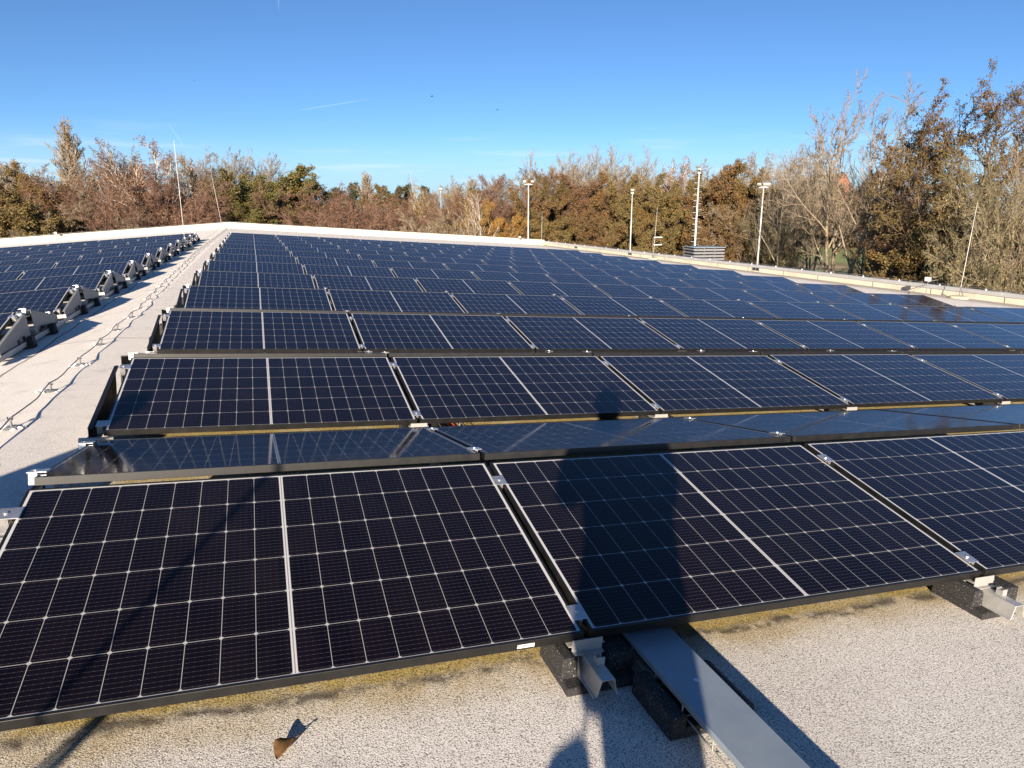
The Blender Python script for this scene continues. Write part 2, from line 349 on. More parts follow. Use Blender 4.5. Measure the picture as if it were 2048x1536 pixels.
# ------------------------------------------------------------------ solar panels
m = MB(); t = .032
m.box(0, W, 0, .010, -t, 0); m.box(0, W, H - .010, H, -t, 0); m.box(0, .010, .010, H - .010, -t, 0); m.box(W - .010, W, .010, H - .010, -t, 0)
FRAME = m.mesh('panel_frame', M['frame'], bevel=.0012)
m = MB(); m.box(.0095, W - .0095, .0095, H - .0095, -.0075, -.0016); GLASS = m.mesh('panel_glass', M['glass'])
def tilt(Mb, ang): return Mb @ Matrix.Rotation(ang, 4, 'X')
first_panel = None
rj = random.Random(5)
def panel(Mx, label, group):
    global first_panel
    jig = Matrix.Rotation(R(rj.gauss(0, .10)), 4, 'X') @ Matrix.Rotation(R(rj.gauss(0, .05)), 4, 'Y') @ Matrix.Translation((rj.gauss(0, .0012), rj.gauss(0, .0012), rj.gauss(0, .0008)))
    Mx = Mx @ jig
    if first_panel is None:
        r = empty('solar_panel', Mx); first_panel = r
        for nme, me in (('frame', FRAME), ('glass', GLASS)): me_obj(nme, me).parent = r
    else:
        r = first_panel.copy(); C.objects.link(r); r.matrix_world = Mx
        for ch in first_panel.children:
            if ch.name.split('.')[0] in ('frame', 'glass'): c = ch.copy(); C.objects.link(c); c.parent = r
    tag(r, label, 'solar panel', group); return r
NT_R, NC_R = 13, 9
vt = H * math.cos(TF); ht = HB + H * math.sin(TF)
def px_of(p):
    d = Vector(p) - CAM; f = Vector((math.sin(R(YAW)) * math.cos(R(PITCH)), math.cos(R(YAW)) * math.cos(R(PITCH)), -math.sin(R(PITCH))))
    r = Vector((math.cos(R(YAW)), -math.sin(R(YAW)), 0)); u = r.cross(f); z = d.dot(f)
    return 1024 + 1415.3 * d.dot(r) / z, 768 - 1415.3 * d.dot(u) / z, z
panelA = None
for t_ in range(NT_R):
    for c_ in range(NC_R):
        Mb = basis(1, U0 + c_ * PITCH_U, Y0 + t_ * P, HB)
        px = px_of(Mb @ Vector((0, .5, 0)))
        if px[0] > 2150: continue
        p_ = panel(tilt(Mb, TF), f'dark solar panel, {ORD[c_]} from the ridge walkway, {ORD[t_]} sun-facing row, larger array', 'sun-facing panels of the larger array')
        if t_ == 0 and c_ == 0: panelA = p_
for t_ in range(3):
    for c_ in range(NC_R):
        Mb = basis(1, U0 + c_ * PITCH_U, Y0 + t_ * P + vt + RG, ht + .012)
        if px_of(Mb @ Vector((0, .5, 0)))[0] > 2150: continue
        panel(tilt(Mb, -TB), f'solar panel sloping away, {ORD[c_]} from the ridge walkway, behind the {ORD[t_]} row', 'panels on the backs of the rows')
m = MB(); m.box(0, .055, -.0011, .0001, -.0065, .0065)
st = m.obj('sticker', M['sticker']); st.parent = panelA; st.location = (1.50, -.0004, -.017)
UL, Y0L = .875, 9.642
left_rows = []
for i in range(-1, 10):
    for c_ in range(6):
        Mb = basis(-1, UL + c_ * PITCH_U + W, Y0L + i * P, HB)
        q = px_of(tilt(Mb, TF) @ Vector((W, H, 0)))
        if q[0] < -60: continue
        panel(tilt(Mb, TF), f'solar panel across the walkway, {ORD[c_]} from the row end, {ORD[i + 1]} row, smaller array', 'sun-facing panels of the smaller array')
    Mb = basis(-1, UL + W, Y0L + i * P + vt + RG, ht - .012)
    panel(tilt(Mb, -TB), f'solar panel sloping away behind pale end plate, {ORD[i + 1]} row across the walkway', 'panels on the backs of the rows across the walkway')

# ------------------------------------------------------------------ mounting supports under the seams
def T_front(): return Matrix.Translation((0, 0, HB)) @ Matrix.Rotation(TF, 4, 'X')
def T_back(): return Matrix.Translation((0, vt + RG, ht + .012)) @ Matrix.Rotation(-TB, 4, 'X')
def clamp_mb(T, y, end=0):
    m = MB(); w = .027
    x0, x1 = (-w, w) if end == 0 else ((-.045, .022) if end < 0 else (-.022, .045))
    m.box(x0, x1, y - .034, y + .034, .0015, .0055, T=T)
    m.box(-.007, .007, y - .034, y + .034, -.03, .0012, T=T) if end == 0 else m.box(*( (-.040, -.010) if end < 0 else (.010, .040)), y - .03, y + .03, -.045, .0012, T=T)
    bx = 0 if end == 0 else (-.022 if end < 0 else .022)
    m.tube([T @ Vector((bx, y, .0056)), T @ Vector((bx, y, .010))], .008, 6)
    return m
def rail_mb(y0, y1):
    m = MB(); prof = [(-.044, .030), (-.036, .030), (-.030, .036), (-.019, .082), (.019, .082), (.030, .036), (.036, .030), (.044, .030), (.044, .033), (.037, .033), (.033, .038), (.022, .0855), (-.022, .0855), (-.033, .038), (-.037, .033), (-.044, .033)]
    m.prism(prof, y0, y1, lambda p, q, t: (p, t, q)); return m
def block_mb(y0, y1, cheek=.1):
    m = MB(); m.box(-.10, .145, y0, y1, .001, .029)
    m.prism([(-.10, .0292), (-.046, .0292), (-.052, cheek - .012), (-.064, cheek), (-.10, cheek)], y0 + .045, y1, lambda p, q, t: (p, t, q))
    m.prism([(.049, .0292), (.145, .0292), (.145, cheek - .01), (.066, cheek - .01), (.056, cheek - .02)], y0 + .045, y1, lambda p, q, t: (p, t, q)); return m
def bracket_mb():
    m = MB(); m.box(-.052, .052, -.0065, -.0035, .0865, HB - .022); m.box(-.052, .052, -.024, -.0066, .0865, .0895)
    m.box(-.062, .062, -.0033, .03, .105, .108); return m
def lug_mb():
    m = MB(); m.box(-.003, .022, -.085, -.082, .0862, .112); m.box(-.003, .022, -.062, -.059, .0862, .112); m.box(-.003, .0, -.0818, -.0622, .0862, .108); return m
MID = [('rail', rail_mb(-.155, P - .165).mesh('rail', M['alu_dull'], .0006)), ('rubber_block', block_mb(-.095, .13).mesh('rubber_block', M['rubber'], .004)),
       ('rubber_block', block_mb(1.0, 1.25).mesh('rubber_block', M['rubber'], .004)), ('bracket', bracket_mb().mesh('bracket', M['plate'])), ('cable_lug', lug_mb().mesh('cable_lug', M['alu_dull'])),
       ('clamp', clamp_mb(T_front(), .085).mesh('clamp', M['alu'], .001)), ('clamp', clamp_mb(T_front(), .905).mesh('clamp', M['alu'], .001)),
       ('clamp', clamp_mb(T_back(), .12).mesh('clamp', M['alu'], .001)), ('clamp', clamp_mb(T_back(), .955).mesh('clamp', M['alu'], .001))]
m = MB(); m.box(-.03, .03, vt - .01, vt + .06, .0865, ht - .045); MID.append(('post', m.mesh('post', M['alu_dull'])))
# simple one for rows far from the camera: what shows of it is clamps and bracket
m = MB()
for q in (rail_mb(-.155, P - .165), bracket_mb(), clamp_mb(T_front(), .085), clamp_mb(T_front(), .905)): m.add(q.v, q.f)
FAR = m.mesh('mounting_support', M['alu'])
def end_parts(s, front=True):
    """s=-1: plates stand off towards -x; s=+1 towards +x"""
    X = .085 * s; pr = []
    def plate(poly, fl):
        m = MB(); m.prism(poly, X - .0015, X + .0015, lambda p, q, t: (t, p, q))
        (p0, q0), (p1, q1) = fl; dq = .0015
        m.prism([(p0, q0 + dq), (p1, q1 + dq), (p1, q1 + .005), (p0, q0 + .005)], X - .022 * s, X + .004 * s, lambda p, q, t: (t, p, q)); return m
    ff = [(.07, .045), (.97, .045), (.97, .306), (.07, .142)]; fb = [(vt + .16, .045), (vt + RG + 1.0, .045), (vt + RG + 1.0, .15), (vt + .16, .325)]
    pr.append(('side_plate', plate(ff, (ff[3], ff[2])).mesh('side_plate', M['end_plate']))); pr.append(('side_plate', plate(fb, (fb[3], fb[2])).mesh('side_plate', M['end_plate'])))
    m = MB(); m.box(min(X * .1, X * .7), max(X * .1, X * .7), 1.01, vt + .075, .045, .325); pr.append(('post', m.mesh('post', M['lid'])))
    m = MB(); m.box(X - .02, X + .02, -.12, P - .14, .028, .0435); m.box(X + .021 * s - .0015, X + .021 * s + .0015, -.12, P - .14, .03, .075); pr.append(('rail', m.mesh('rail', M['alu_dull'])))
    m = MB(); x0, x1 = sorted((X + .026 * s, X + .075 * s))
    for y in (.78, 1.62): m = MB(); m.box(x0, x1, y, y + .10, .001, .115); m.box(*sorted((X - .06 * s, X + .075 * s)), y - .02, y + .12, .0005, .027); pr.append(('rubber_block', m.mesh('rubber_block', M['rubber'], .004)))
    m = MB(); m.box(*sorted((X + .003 * s, X + .02 * s)), 1.35, 1.75, .085, .105); m.box(*sorted((X + .003 * s, X + .045 * s)), 1.42, 1.47, .106, .13); pr.append(('cable_holder', m.mesh('cable_holder', M['dark'])))
    m = MB(); m.box(*sorted((X + .003 * s, X + .008 * s)), .60, .66, .07, .115); m.box(*sorted((X + .003 * s, X + .008 * s)), .78, .83, .08, .125); pr.append(('slot', m.mesh('slot', M['dark'])))
    m = MB(); m.box(*sorted((-.05 * s, X + .03 * s)), -.03, -.006, .076, .118); m.box(*sorted((-.05 * s, X + .03 * s)), -.006, .045, .076, .080); pr.append(('bracket', m.mesh('bracket', M['plate'])))
    for T, y in ((T_front(), .085), (T_front(), .905), (T_back(), .12), (T_back(), .955)): pr.append(('clamp', clamp_mb(T, y, s).mesh('clamp', M['alu'], .001)))
    return pr
protos = {}
def support(key, parts, Mx, label, group):
    if key not in protos:
        r = empty('mounting_support', Mx)
        for n_, me in parts: me_obj(n_, me).parent = r
        protos[key] = r
    else:
        src = protos[key]; r = src.copy(); C.objects.link(r); r.matrix_world = Mx
        for ch in src.children: c = ch.copy(); C.objects.link(c); c.parent = r
    tag(r, label, 'mounting support', group); return r
END_R, END_L = [(n_, m_) for n_, m_ in end_parts(-1) if n_ not in ('post', 'slot', 'cable_holder')], end_parts(1)
for n_, m_ in END_R:
    if n_ == 'side_plate': m_.materials[0] = M['frame']
END_0 = [(n_, m_) for n_, m_ in END_R if n_ in ('clamp', 'rubber_block', 'rail')]
for t_ in range(NT_R):
    for c_ in range(NC_R):
        Mb = basis(1, U0 + c_ * PITCH_U - .012, Y0 + t_ * P)
        if px_of(Mb @ Vector((0, 0, .1)))[0] > 2110: continue
        g = 'mounting supports of the larger array'
        if c_ == 0:
            Mb = basis(1, U0, Y0 + t_ * P)
            support('end0' if t_ == 0 else 'endR', END_0 if t_ == 0 else END_R, Mb, f'metal end support at the walkway end of the {ORD[t_]} row, larger array', g)
        else:
            lab = f'metal support at the {ORD[c_ - 1]} panel seam from the walkway, {ORD[t_]} row, larger array'
            if t_ < 4: support('mid', MID, Mb, lab, g)
            else: tag(me_obj('mounting_support', FAR, None, Mb), lab, 'mounting support', g)
for i in range(-1, 10):
    for c_ in range(5):
        g = 'mounting supports of the smaller array'
        if c_ == 0: support('endL', END_L, basis(-1, UL, Y0L + i * P), f'pale triangular metal end support, {ORD[i + 1]} row across the walkway', g)
        else:
            Mb = basis(-1, UL + c_ * PITCH_U - .012, Y0L + i * P)
            if px_of(Mb @ Vector((0, 1, .3)))[0] < -20: continue
            tag(me_obj('mounting_support', FAR, None, Mb), f'panel support at {ORD[c_ - 1]} seam from the row end, {ORD[i + 1]} row across the walkway', 'mounting support', g)

# ------------------------------------------------------------------ ridge wire on its posts
ry = random.Random(11)
posts = []
y = 3.0; k_ = 0
while y < 50:
    x = .39 + (-.012 * max(0, y - 9.5) if y < 24 else -.174 + (y - 24) * .006) + ry.uniform(-.012, .012)
    posts.append((x, y)); y += ry.uniform(.86, 1.0)
PM = MB(); PM.tube([(0, 0, 0), (0, 0, .012)], [.05, .032], 10); PM.tube([(0, 0, .012), (.004, -.003, .052)], [.008, .006], 7)
PM.box(-.016, .016, -.007, .007, 0.049, .056); PM.box(-.016, -.010, -.007, .007, .0562, .070); PM.box(.010, .016, -.007, .007, .0562, .070)
PMe = PM.mesh('holder', M['wire'])
BM = MB(); rb = random.Random(2)
for i in range(9):
    a = rb.uniform(0, 6.28); rr = rb.uniform(.02, .085); BM.tube([(rr * math.cos(a), rr * math.sin(a), 0), (rr * math.cos(a), rr * math.sin(a), rb.uniform(.006, .014))], [rb.uniform(.014, .03), .006], 6)
BMe = BM.mesh('glue_patch', plain('white_sealant', (.72, .70, .66), .6))
for i, (x, y) in enumerate(posts):
    r = empty('wire_holder', Matrix.Translation((x, y, roof_z(x))) @ Matrix.Rotation(ry.uniform(-.3, .3), 4, 'Z') @ Matrix.Rotation(ry.uniform(-.12, .12), 4, 'Y'))
    me_obj('post', PMe).parent = r
    if i < 18: me_obj('glue_patch', BMe).parent = r
    tag(r, f'small grey wire holder on the ridge path, {nth(i)} from the camera end', 'wire holder', 'wire holders along the ridge path')
pts = []
for i, (x, y) in enumerate(posts):
    pts.append((x, y, roof_z(x) + .063))
    if i + 1 < len(posts):
        x2, y2 = posts[i + 1]
        for f in (.2, .4, .6, .8):
            s = math.sin(math.pi * f); amp = .022 if i > 6 else .010
            xx = x + (x2 - x) * f + amp * math.sin(i * 2.4 + f * 5.5) * s; pts.append((xx, y + (y2 - y) * f, roof_z(xx) + .063 - .020 * s + ry.uniform(-.004, .004)))
m = MB(); m.tube(pts, .0048, 6); tag(m.obj('lightning_wire', M['wire'], smooth=True), 'thin grey lightning conductor wire strung on holders along the ridge path', 'wire')

# ------------------------------------------------------------------ lightning rods
def rod(base, hgt, lean, label, rungs=False, disc=True, r0=.010):
    bx, by, bz = base; root = empty('lightning_rod', Matrix.Translation((bx, by, bz))); tag(root, label, 'lightning rod', 'lightning rods on the roof')
    m = MB(); m.tube([(0, 0, .05), (lean[0] * .5 * hgt, lean[1] * hgt * .5, hgt * .5), (lean[0] * hgt, lean[1] * hgt, hgt)], [r0, r0 * .8, r0 * .5], 7); m.obj('rod', M['white_paint'], smooth=True).parent = root
    m = MB()
    if disc: m.tube([(0, 0, .0), (0, 0, .05), (0, 0, .075), (0, 0, .08)], [.27, .27, .25, .10], 20)
    else: m.tube([(0, 0, 0), (0, 0, .06)], [.05, .04], 8)
    m.obj('base', M['paver'] if disc else M['mast'], bevel=0).parent = root
    if disc:
        m = MB(); m.tube([(.0, 0, .36), (.24, .05, .082)], .009, 5); m.tube([(0, 0, .36), (-.1, -.2, .082)], .009, 5); m.obj('brace', M['wire']).parent = root
    if rungs:
        m = MB()
        for z in (.75, 1.15): m.box(.0, .50, -.03, .03, z, z + .05)
        m.obj('cross_arm', M['white_paint']).parent = root
    return root
rod((-.25, 25.7, roof_z(-.25)), 3.40, (0, 0), 'tall white lightning rod on a sandy disc beside the smaller array')
rod((.05, 49.9, roof_z(.05)), 3.7, (-.10, 0), 'leaning lightning rod at the far ridge end of the roof')
rod((22.2, 50.2, roof_z(22.2)), 2.5, (.01, 0), 'short lightning rod in the far roof corner between two floodlight masts')
rod((22.40, 34.4, roof_z(22.40)), 2.75, (.045, 0), 'lightning rod with two white cross arms beside the louvred unit', rungs=True)
rod((22.2, 15.9, roof_z(22.2)), 2.85, (.035, -.02), 'leaning lightning rod on a sandy block beside the long parapet')
# little conductor stands against the parapets
def bent_stand(p, label, sx=1):
    root = empty('conductor_stand', Matrix.Translation(p)); tag(root, label, 'conductor stand')
    m = MB(); m.tube([(0, 0, 0), (0, 0, .34), (sx * .06, 0, .42), (sx * .45, 0, .46)], .012, 6); m.obj('pipe', M['wire']).parent = root
    m = MB(); m.tube([(-sx * 1.0, -.1, .01), (-sx * .1, 0, .30), (0, 0, .34)], .008, 5); m.obj('stay', M['wire']).parent = root
    m = MB(); m.box(-.07, .07, -.07, .07, .43, .56); m.obj('cap', M['white_paint'], bevel=.01).parent = root
bent_stand((22.0, 16.9, roof_z(22.0)), 'bent grey conductor pipe with white cap on the long parapet')
bent_stand((-9.4, 50.6, roof_z(-9.4)), 'bent conductor pipe in front of the far parapet below the birches')
bent_stand((20.6, 50.6, roof_z(20.6)), 'bent conductor pipe in front of the far parapet near the roof corner')
# overflow scuppers in the long parapet
for y_, lab in ((26.2, 'dark overflow outlet in the long parapet beside the grass gap'), (37.6, 'dark overflow outlet in the long parapet before the louvred unit'), (45.2, 'dark overflow outlet in the long parapet near the far corner')):
    root = empty('overflow_outlet', Matrix.Translation((X_RIGHT - .012, y_, zr + .06))); tag(root, lab, 'roof outlet', 'overflow outlets in the long parapet')
    m = MB(); m.box(-.004, .010, -.20, .20, 0, .11); m.obj('opening', M['dark']).parent = root
    m = MB(); m.box(-.015, .010, -.24, -.202, -.02, .12); m.box(-.015, .010, .202, .24, -.02, .12); m.box(-.015, .010, -.02, .02, .0, .11); m.obj('surround', M['wire']).parent = root

# ------------------------------------------------------------------ cable tray under the first rows
TR = basis(1, 2.89, -1.2)
tray = empty('cable_tray', TR); tag(tray, 'grey lidded cable tray running from the roof in front under the second panel', 'cable tray')
m = MB(); m.box(0, .165, 0, 3.55, .098, .1005); m.box(0, .0015, 0, 3.55, .080, .0978); m.box(.1635, .165, 0, 3.55, .080, .0978)
lid = m.obj('lid', M['lid'], bevel=.001); lid.parent = tray
for yy in (.55, 1.35, 2.15, 2.72):
    m = MB(); m.tube([(.085, yy, .1006), (.085, yy, .1022)], .008, 10); m.obj('screw', M['alu']).parent = lid
m = MB(); LT = 9.0
for x_, z_ in ((.006, .078), (.006, .048), (.055, .042), (.11, .042), (.159, .048), (.159, .078)): m.tube([(x_, 0, z_), (x_, LT, z_)], .0026, 5)
yy = .05
while yy < LT:
    m.tube([(.003, yy, .082), (.003, yy, .046), (.006, yy, .039), (.159, yy, .039), (.162, yy, .046), (.162, yy, .082)], .0024, 5); yy += .145
m.obj('wire_basket', M['alu_dull']).parent = tray
for yy in (.35, 2.62):
    m = MB(); m.prism([(-.055, .001), (.225, .001), (.225, .062), (.205, .074), (.170, .074), (.170, .036), (-.006, .036), (-.006, .074), (-.045, .074), (-.055, .064)], yy, yy + .22, lambda p, q, t: (p, t, q))
    m.obj('rubber_block', M['rubber'], bevel=.004).parent = tray
rc = random.Random(4)
for i in range(5):
    m = MB(); x_ = .025 + .028 * i; m.tube([(x_ + rc.uniform(-.01, .01), .02 + j * .3, .050 + .008 * (i % 2) + rc.uniform(0, .006)) for j in range(29)], .0045, 6)
    ob = m.obj('cable', M['red'] if i == 3 else M['cable'], None, TR, smooth=True); tag(ob, ['black cable lying along the open cable tray', 'red cable lying along the open cable tray'][i == 3], 'cable', 'cables in the tray')
m = MB(); T0 = Vector((3.08, 4.135, 0))
m.tube([(0, 0, 0), (.06, .0, .004), (.11, .0, 0)], [.011, .014, .010], 8); m.tube([(.03, .03, .014), (.10, .035, .010)], [.010, .010], 8)
ob = m.obj('cable_connector', M['red'], None, basis(1, 3.09, 4.115, .085)); tag(ob, 'red cable connector showing in the gap between first and second rows', 'connector')

# dead leaf
m = MB(); n = 11; w = [.0, .014, .024, .030, .032, .031, .026, .019, .011, .005, .001]
for i in range(n):
    s = i / (n - 1); yv = .085 * s; zc = .004 + .012 * s * s
    m.v += [(-w[i], yv, zc + .020 * (w[i] / .025)), (0, yv, zc), (w[i] * .9, yv, zc + .026 * (w[i] / .025) ** 1.5)]
for i in range(n - 1):
    for j in range(2): a = i * 3 + j; m.f.append((a, a + 1, a + 4, a + 3)); m.m.append(0)
lf = empty('dead_leaf', basis(1, 1.805, 1.635, .002) @ Matrix.Rotation(R(-42), 4, 'Z') @ Matrix.Scale(.9, 4)); tag(lf, 'curled brown dead leaf lying on the roof in front of the panels', 'leaf')
ob = m.obj('blade', M['deadleaf'], smooth=True); ob.parent = lf; so = ob.modifiers.new('thick', 'SOLIDIFY'); so.thickness = .0008
m = MB(); m.tube([(0, .083, .016), (.010, .102, .020), (.016, .108, .021)], [.0016, .0013, .0016], 5); m.obj('stalk', M['deadleaf']).parent = lf

# ------------------------------------------------------------------ the photographer, standing behind the camera
def fr(l, bk, z): return Vector((CAM.x + .886 * l - .464 * bk, -.464 * l - .886 * bk, z))
zf = roof_z(CAM.x)
person = empty('person', Matrix.Translation(fr(.10, .42, zf))); tag(person, 'person in a dark knee-length coat holding up a phone, standing behind the viewpoint', 'person')
J = [('pelvis', fr(.10, .42, zf + .88), .165), ('waist', fr(.10, .41, zf + 1.02), .155), ('chest', fr(.09, .40, zf + 1.22), .165), ('neckb', fr(.06, .37, zf + 1.37), .085), ('neck', fr(.03, .34, zf + 1.44), .06), ('head', fr(.01, .31, zf + 1.53), .085), ('crown', fr(.0, .30, zf + 1.61), .075),
     ('shl', fr(-.10, .39, zf + 1.30), .085), ('ell', fr(-.155, .26, zf + 1.08), .065), ('wrl', fr(-.06, .12, zf + 1.27), .04), ('hal', fr(-.045, .085, zf + 1.33), .036),
     ('shr', fr(.27, .36, zf + 1.30), .085), ('elr', fr(.26, .25, zf + 1.06), .065), ('wrr', fr(.10, .12, zf + 1.27), .04), ('har', fr(.07, .085, zf + 1.33), .036),
     ('hipl', fr(.06, .42, zf + .78), .12), ('knl', fr(.115, .42, zf + .46), .070), ('anl', fr(.115, .43, zf + .09), .05), ('tol', fr(.065, .27, zf + .045), .042),
     ('hipr', fr(.20, .42, zf + .78), .12), ('knr', fr(.225, .42, zf + .46), .070), ('anr', fr(.225, .43, zf + .09), .05), ('tor', fr(.21, .27, zf + .045), .042)]
ix = {n_: i for i, (n_, _, _) in enumerate(J)}
ED = ['pelvis waist', 'waist chest', 'chest neckb', 'neckb neck', 'neck head', 'head crown', 'chest shl', 'shl ell', 'ell wrl', 'wrl hal', 'chest shr', 'shr elr', 'elr wrr', 'wrr har', 'pelvis hipl', 'hipl knl', 'knl anl', 'anl tol', 'pelvis hipr', 'hipr knr', 'knr anr', 'anr tor']
M['coat'] = plain('dark_coat', (.025, .028, .04), .8, 0, .2, 12); M['skin'] = plain('skin', (.50, .31, .23), .5, 0, .08, 20); M['hair'] = plain('brown_hair', (.05, .03, .02), .6, 0, .2, 60)
me = bpy.data.meshes.new('body'); me.from_pydata([p_ - person.location for _, p_, _ in J], [tuple(ix[w_] for w_ in e.split()) for e in ED], []); me.materials.append(M['coat'])
body = me_obj('body', me, person); body.modifiers.new('skin', 'SKIN')
for i, (_, _, r_) in enumerate(J): me.skin_vertices[0].data[i].radius = (r_, r_)
me.skin_vertices[0].data[0].use_root = True
sb = body.modifiers.new('sub', 'SUBSURF'); sb.levels = 2; sb.render_levels = 2
def local(bm_, o_): bm_.v = [tuple(Vector(v_) - o_) for v_ in bm_.v]; return bm_
m = MB(); c0 = fr(.005, .315, zf + 1.565)
for a_ in range(7):
    th = math.pi * (.0 + .62 * a_ / 6); m.v += [tuple(c0 + Vector((math.cos(2 * math.pi * j / 14) * math.sin(th) * .098, math.sin(2 * math.pi * j / 14) * math.sin(th) * .105, math.cos(th) * .115))) for j in range(14)]
for a_ in range(6):
    for j in range(14): m.f.append((a_ * 14 + j, a_ * 14 + (j + 1) % 14, (a_ + 1) * 14 + (j + 1) % 14, (a_ + 1) * 14 + j)); m.m.append(0)
local(m, person.location).obj('hair', M['hair'], person, smooth=True)
m = MB(); m.tube([fr(.10, .415, zf + 1.0), fr(.10, .42, zf + .8), fr(.12, .42, zf + .64)], [.17, .19, .175], 18); local(m, person.location).obj('coat_skirt', M['coat'], person, smooth=True)
for sgn, hl in ((-1, -.045), (1, .07)):
    for q in range(5):
        z0 = zf + 1.318 + .018 * q if q < 4 else zf + 1.31; m = MB()
        m.tube([fr(hl, .085, z0), fr(hl - sgn * .022, .060, z0 + .004), fr(hl - sgn * .040, .058, z0 + .005)] if q < 4 else [fr(hl, .08, z0 - .01), fr(hl - sgn * .03, .088, z0 + .0), fr(hl - sgn * .05, .085, z0 + .012)], [.009, .0085, .007], 7)
        local(m, person.location).obj('finger' if q < 4 else 'thumb', M['skin'], person, smooth=True)
ph = empty('phone', Matrix.Translation(CAM) @ Matrix.Rotation(R(-YAW), 4, 'Z') @ Matrix.Rotation(R(-PITCH), 4, 'X')); tag(ph, 'dark phone held up in both hands at the viewpoint', 'phone')
m = MB(); m.box(-.075, .02, -.055, -.047, -.036, .036); m.obj('case', M['dark'], ph, bevel=.003)
m = MB(); m.box(-.070, .015, -.0565, -.0555, -.032, .032); m.obj('screen', plain('phone_screen', (.01, .01, .012), .1), ph)
bagl = fr(-.09, .40, zf - .02); bag = empty('shoulder_bag', Matrix.Translation(bagl)); tag(bag, 'dark soft bag hanging at knee height beside the coat of the person', 'bag')
m = MB(); m.prism([(-.11, .22), (-.085, .16), (.085, .16), (.11, .22), (.10, .50), (.06, .585), (-.02, .56), (-.10, .47)], -.05, .05, lambda p_, q_, t_: (p_ * .886 - t_ * .464, -p_ * .464 - t_ * .886, q_)); m.obj('pouch', M['coat'], bag, bevel=.02)
m = MB(); m.tube([(.05, -.02, .57), (.10, -.06, .95), (.13, -.06, 1.34)], .004, 6); m.obj('strap', M['dark'], bag)

# a colleague on the ridge path and a tripod pole, both outside the frame; their shadows reach the first rows
def build_colleague():
    src = person; o0 = Vector((-.94, .38, roof_z(-.94))); r_ = src.copy(); C.objects.link(r_); r_.matrix_world = Matrix.Translation(o0) @ Matrix.Rotation(R(20), 4, 'Z')
    for ch in src.children:
        if ch.name.split('.')[0] in ('body', 'hair', 'coat_skirt', 'finger', 'thumb'): c = ch.copy(); C.objects.link(c); c.parent = r_
    tag(r_, 'person in a dark coat standing on the ridge path beside the smaller array', 'person')
build_colleague()
tp = Vector((-.01, -.67, roof_z(-.01))); pole = empty('survey_pole', Matrix.Translation(tp)); tag(pole, 'thin dark pole on two splayed stays standing on the ridge path behind the viewpoint', 'pole')
m = MB(); m.tube([(0, 0, 0), (.01, 0, .9), (.02, .0, 1.62)], [.007, .009, .014], 8); m.obj('pole', M['dark'], pole)
m = MB(); m.tube([(.14, .05, 0), (.01, 0, .95)], .008, 6); m.tube([(-.10, .08, 0), (.01, 0, .95)], .008, 6); m.obj('stay', M['dark'], pole)

# ------------------------------------------------------------------ beyond the roof
def at(px, py, dist):
    """point at a horizontal distance along the line of sight through a photo pixel"""
    f = Vector((math.sin(R(YAW)) * math.cos(R(PITCH)), math.cos(R(YAW)) * math.cos(R(PITCH)), -math.sin(R(PITCH))))
    r = Vector((math.cos(R(YAW)), -math.sin(R(YAW)), 0)); u = r.cross(f)
    d = f + r * ((px - 1024) / 1415.3) - u * ((py - 768) / 1415.3); return CAM + d * (dist / math.hypot(d.x, d.y))
def mast(px, py, dist, label, rungs=False, heads=2, r=.11, green=False):
    p = at(px, py, dist); h = p.z - GZ; ang = math.atan2(p.x - CAM.x, p.y - CAM.y)
    root = empty('floodlight_mast', Matrix.Translation((p.x, p.y, GZ)) @ Matrix.Rotation(-ang, 4, 'Z')); tag(root, label, 'floodlight mast', 'floodlight masts beyond the roof')
    m = MB(); m.tube([(0, 0, 0), (0, 0, h * .5), (0, 0, h - .25)], [r * .72, r * .56, r * .36], 10); m.obj('mast', M['mast'], smooth=True).parent = root
    m = MB(); bw = .34 if heads > 1 else (.12 if heads else .05); m.box(-bw, bw, -.04, .04, h - .33, h - .27); m.box(-bw * .6, bw * .6, -bw * .4, bw * .4, h - .266, h - .24); m.obj('cross_bar', M['mast']).parent = root
    for i, x in enumerate([-.36, .36, .10][:heads] if heads > 1 else [.0]):
        T = Matrix.Translation((x, -.05, h - .05)) @ Matrix.Rotation(R((-35, 30, 10)[i]), 4, 'Z') @ Matrix.Rotation(R(35), 4, 'X')
        m = MB(); m.box(-.15, .15, -.07, .07, -.085, .085, T=T); m.box(-.03, .03, .071, .16, -.2, .0, T=T); hd = m.obj('floodlight', M['white_paint'], bevel=.03); hd.parent = root
        m = MB(); m.box(-.13, .13, -.082, -.072, -.07, .07, T=T); m.obj('lens', M['lampglass'] if green else M['mast']).parent = hd
    if rungs:
        n = 26
        for i in range(n):
            z = h * .34 + i * (h * .58) / n; m = MB(); s = -1 if i % 2 else 1; m.tube([(s * .07, 0, z), (s * .30, 0, z), (s * .30, 0, z + .04)], .010, 5); m.obj('rung', M['mast']).parent = root
    return root
mast(1057, 362, 66, 'slim floodlight mast rising behind the far roof corner')
mast(1265, 379, 64, 'thin floodlight mast before the rounded olive tree', heads=1, r=.10)
mast(1399, 338, 60, 'tall climbable floodlight mast with side rungs behind the louvred unit', rungs=True, r=.15, green=True, heads=1)
mast(1528, 367, 62, 'floodlight mast with twin lamps between the louvred unit and the bare trees', r=.12, heads=3)
mast(881, 377, 72, 'faint thin lamp mast among the birches', heads=0, r=.045)
p = at(1503, 463, 72); ang = math.atan2(p.x - CAM.x, p.y - CAM.y); h = p.z - GZ
root = empty('street_lamp', Matrix.Translation((p.x, p.y, GZ)) @ Matrix.Rotation(-ang, 4, 'Z')); tag(root, 'low street lamp with one side arm beyond the long parapet', 'street lamp')
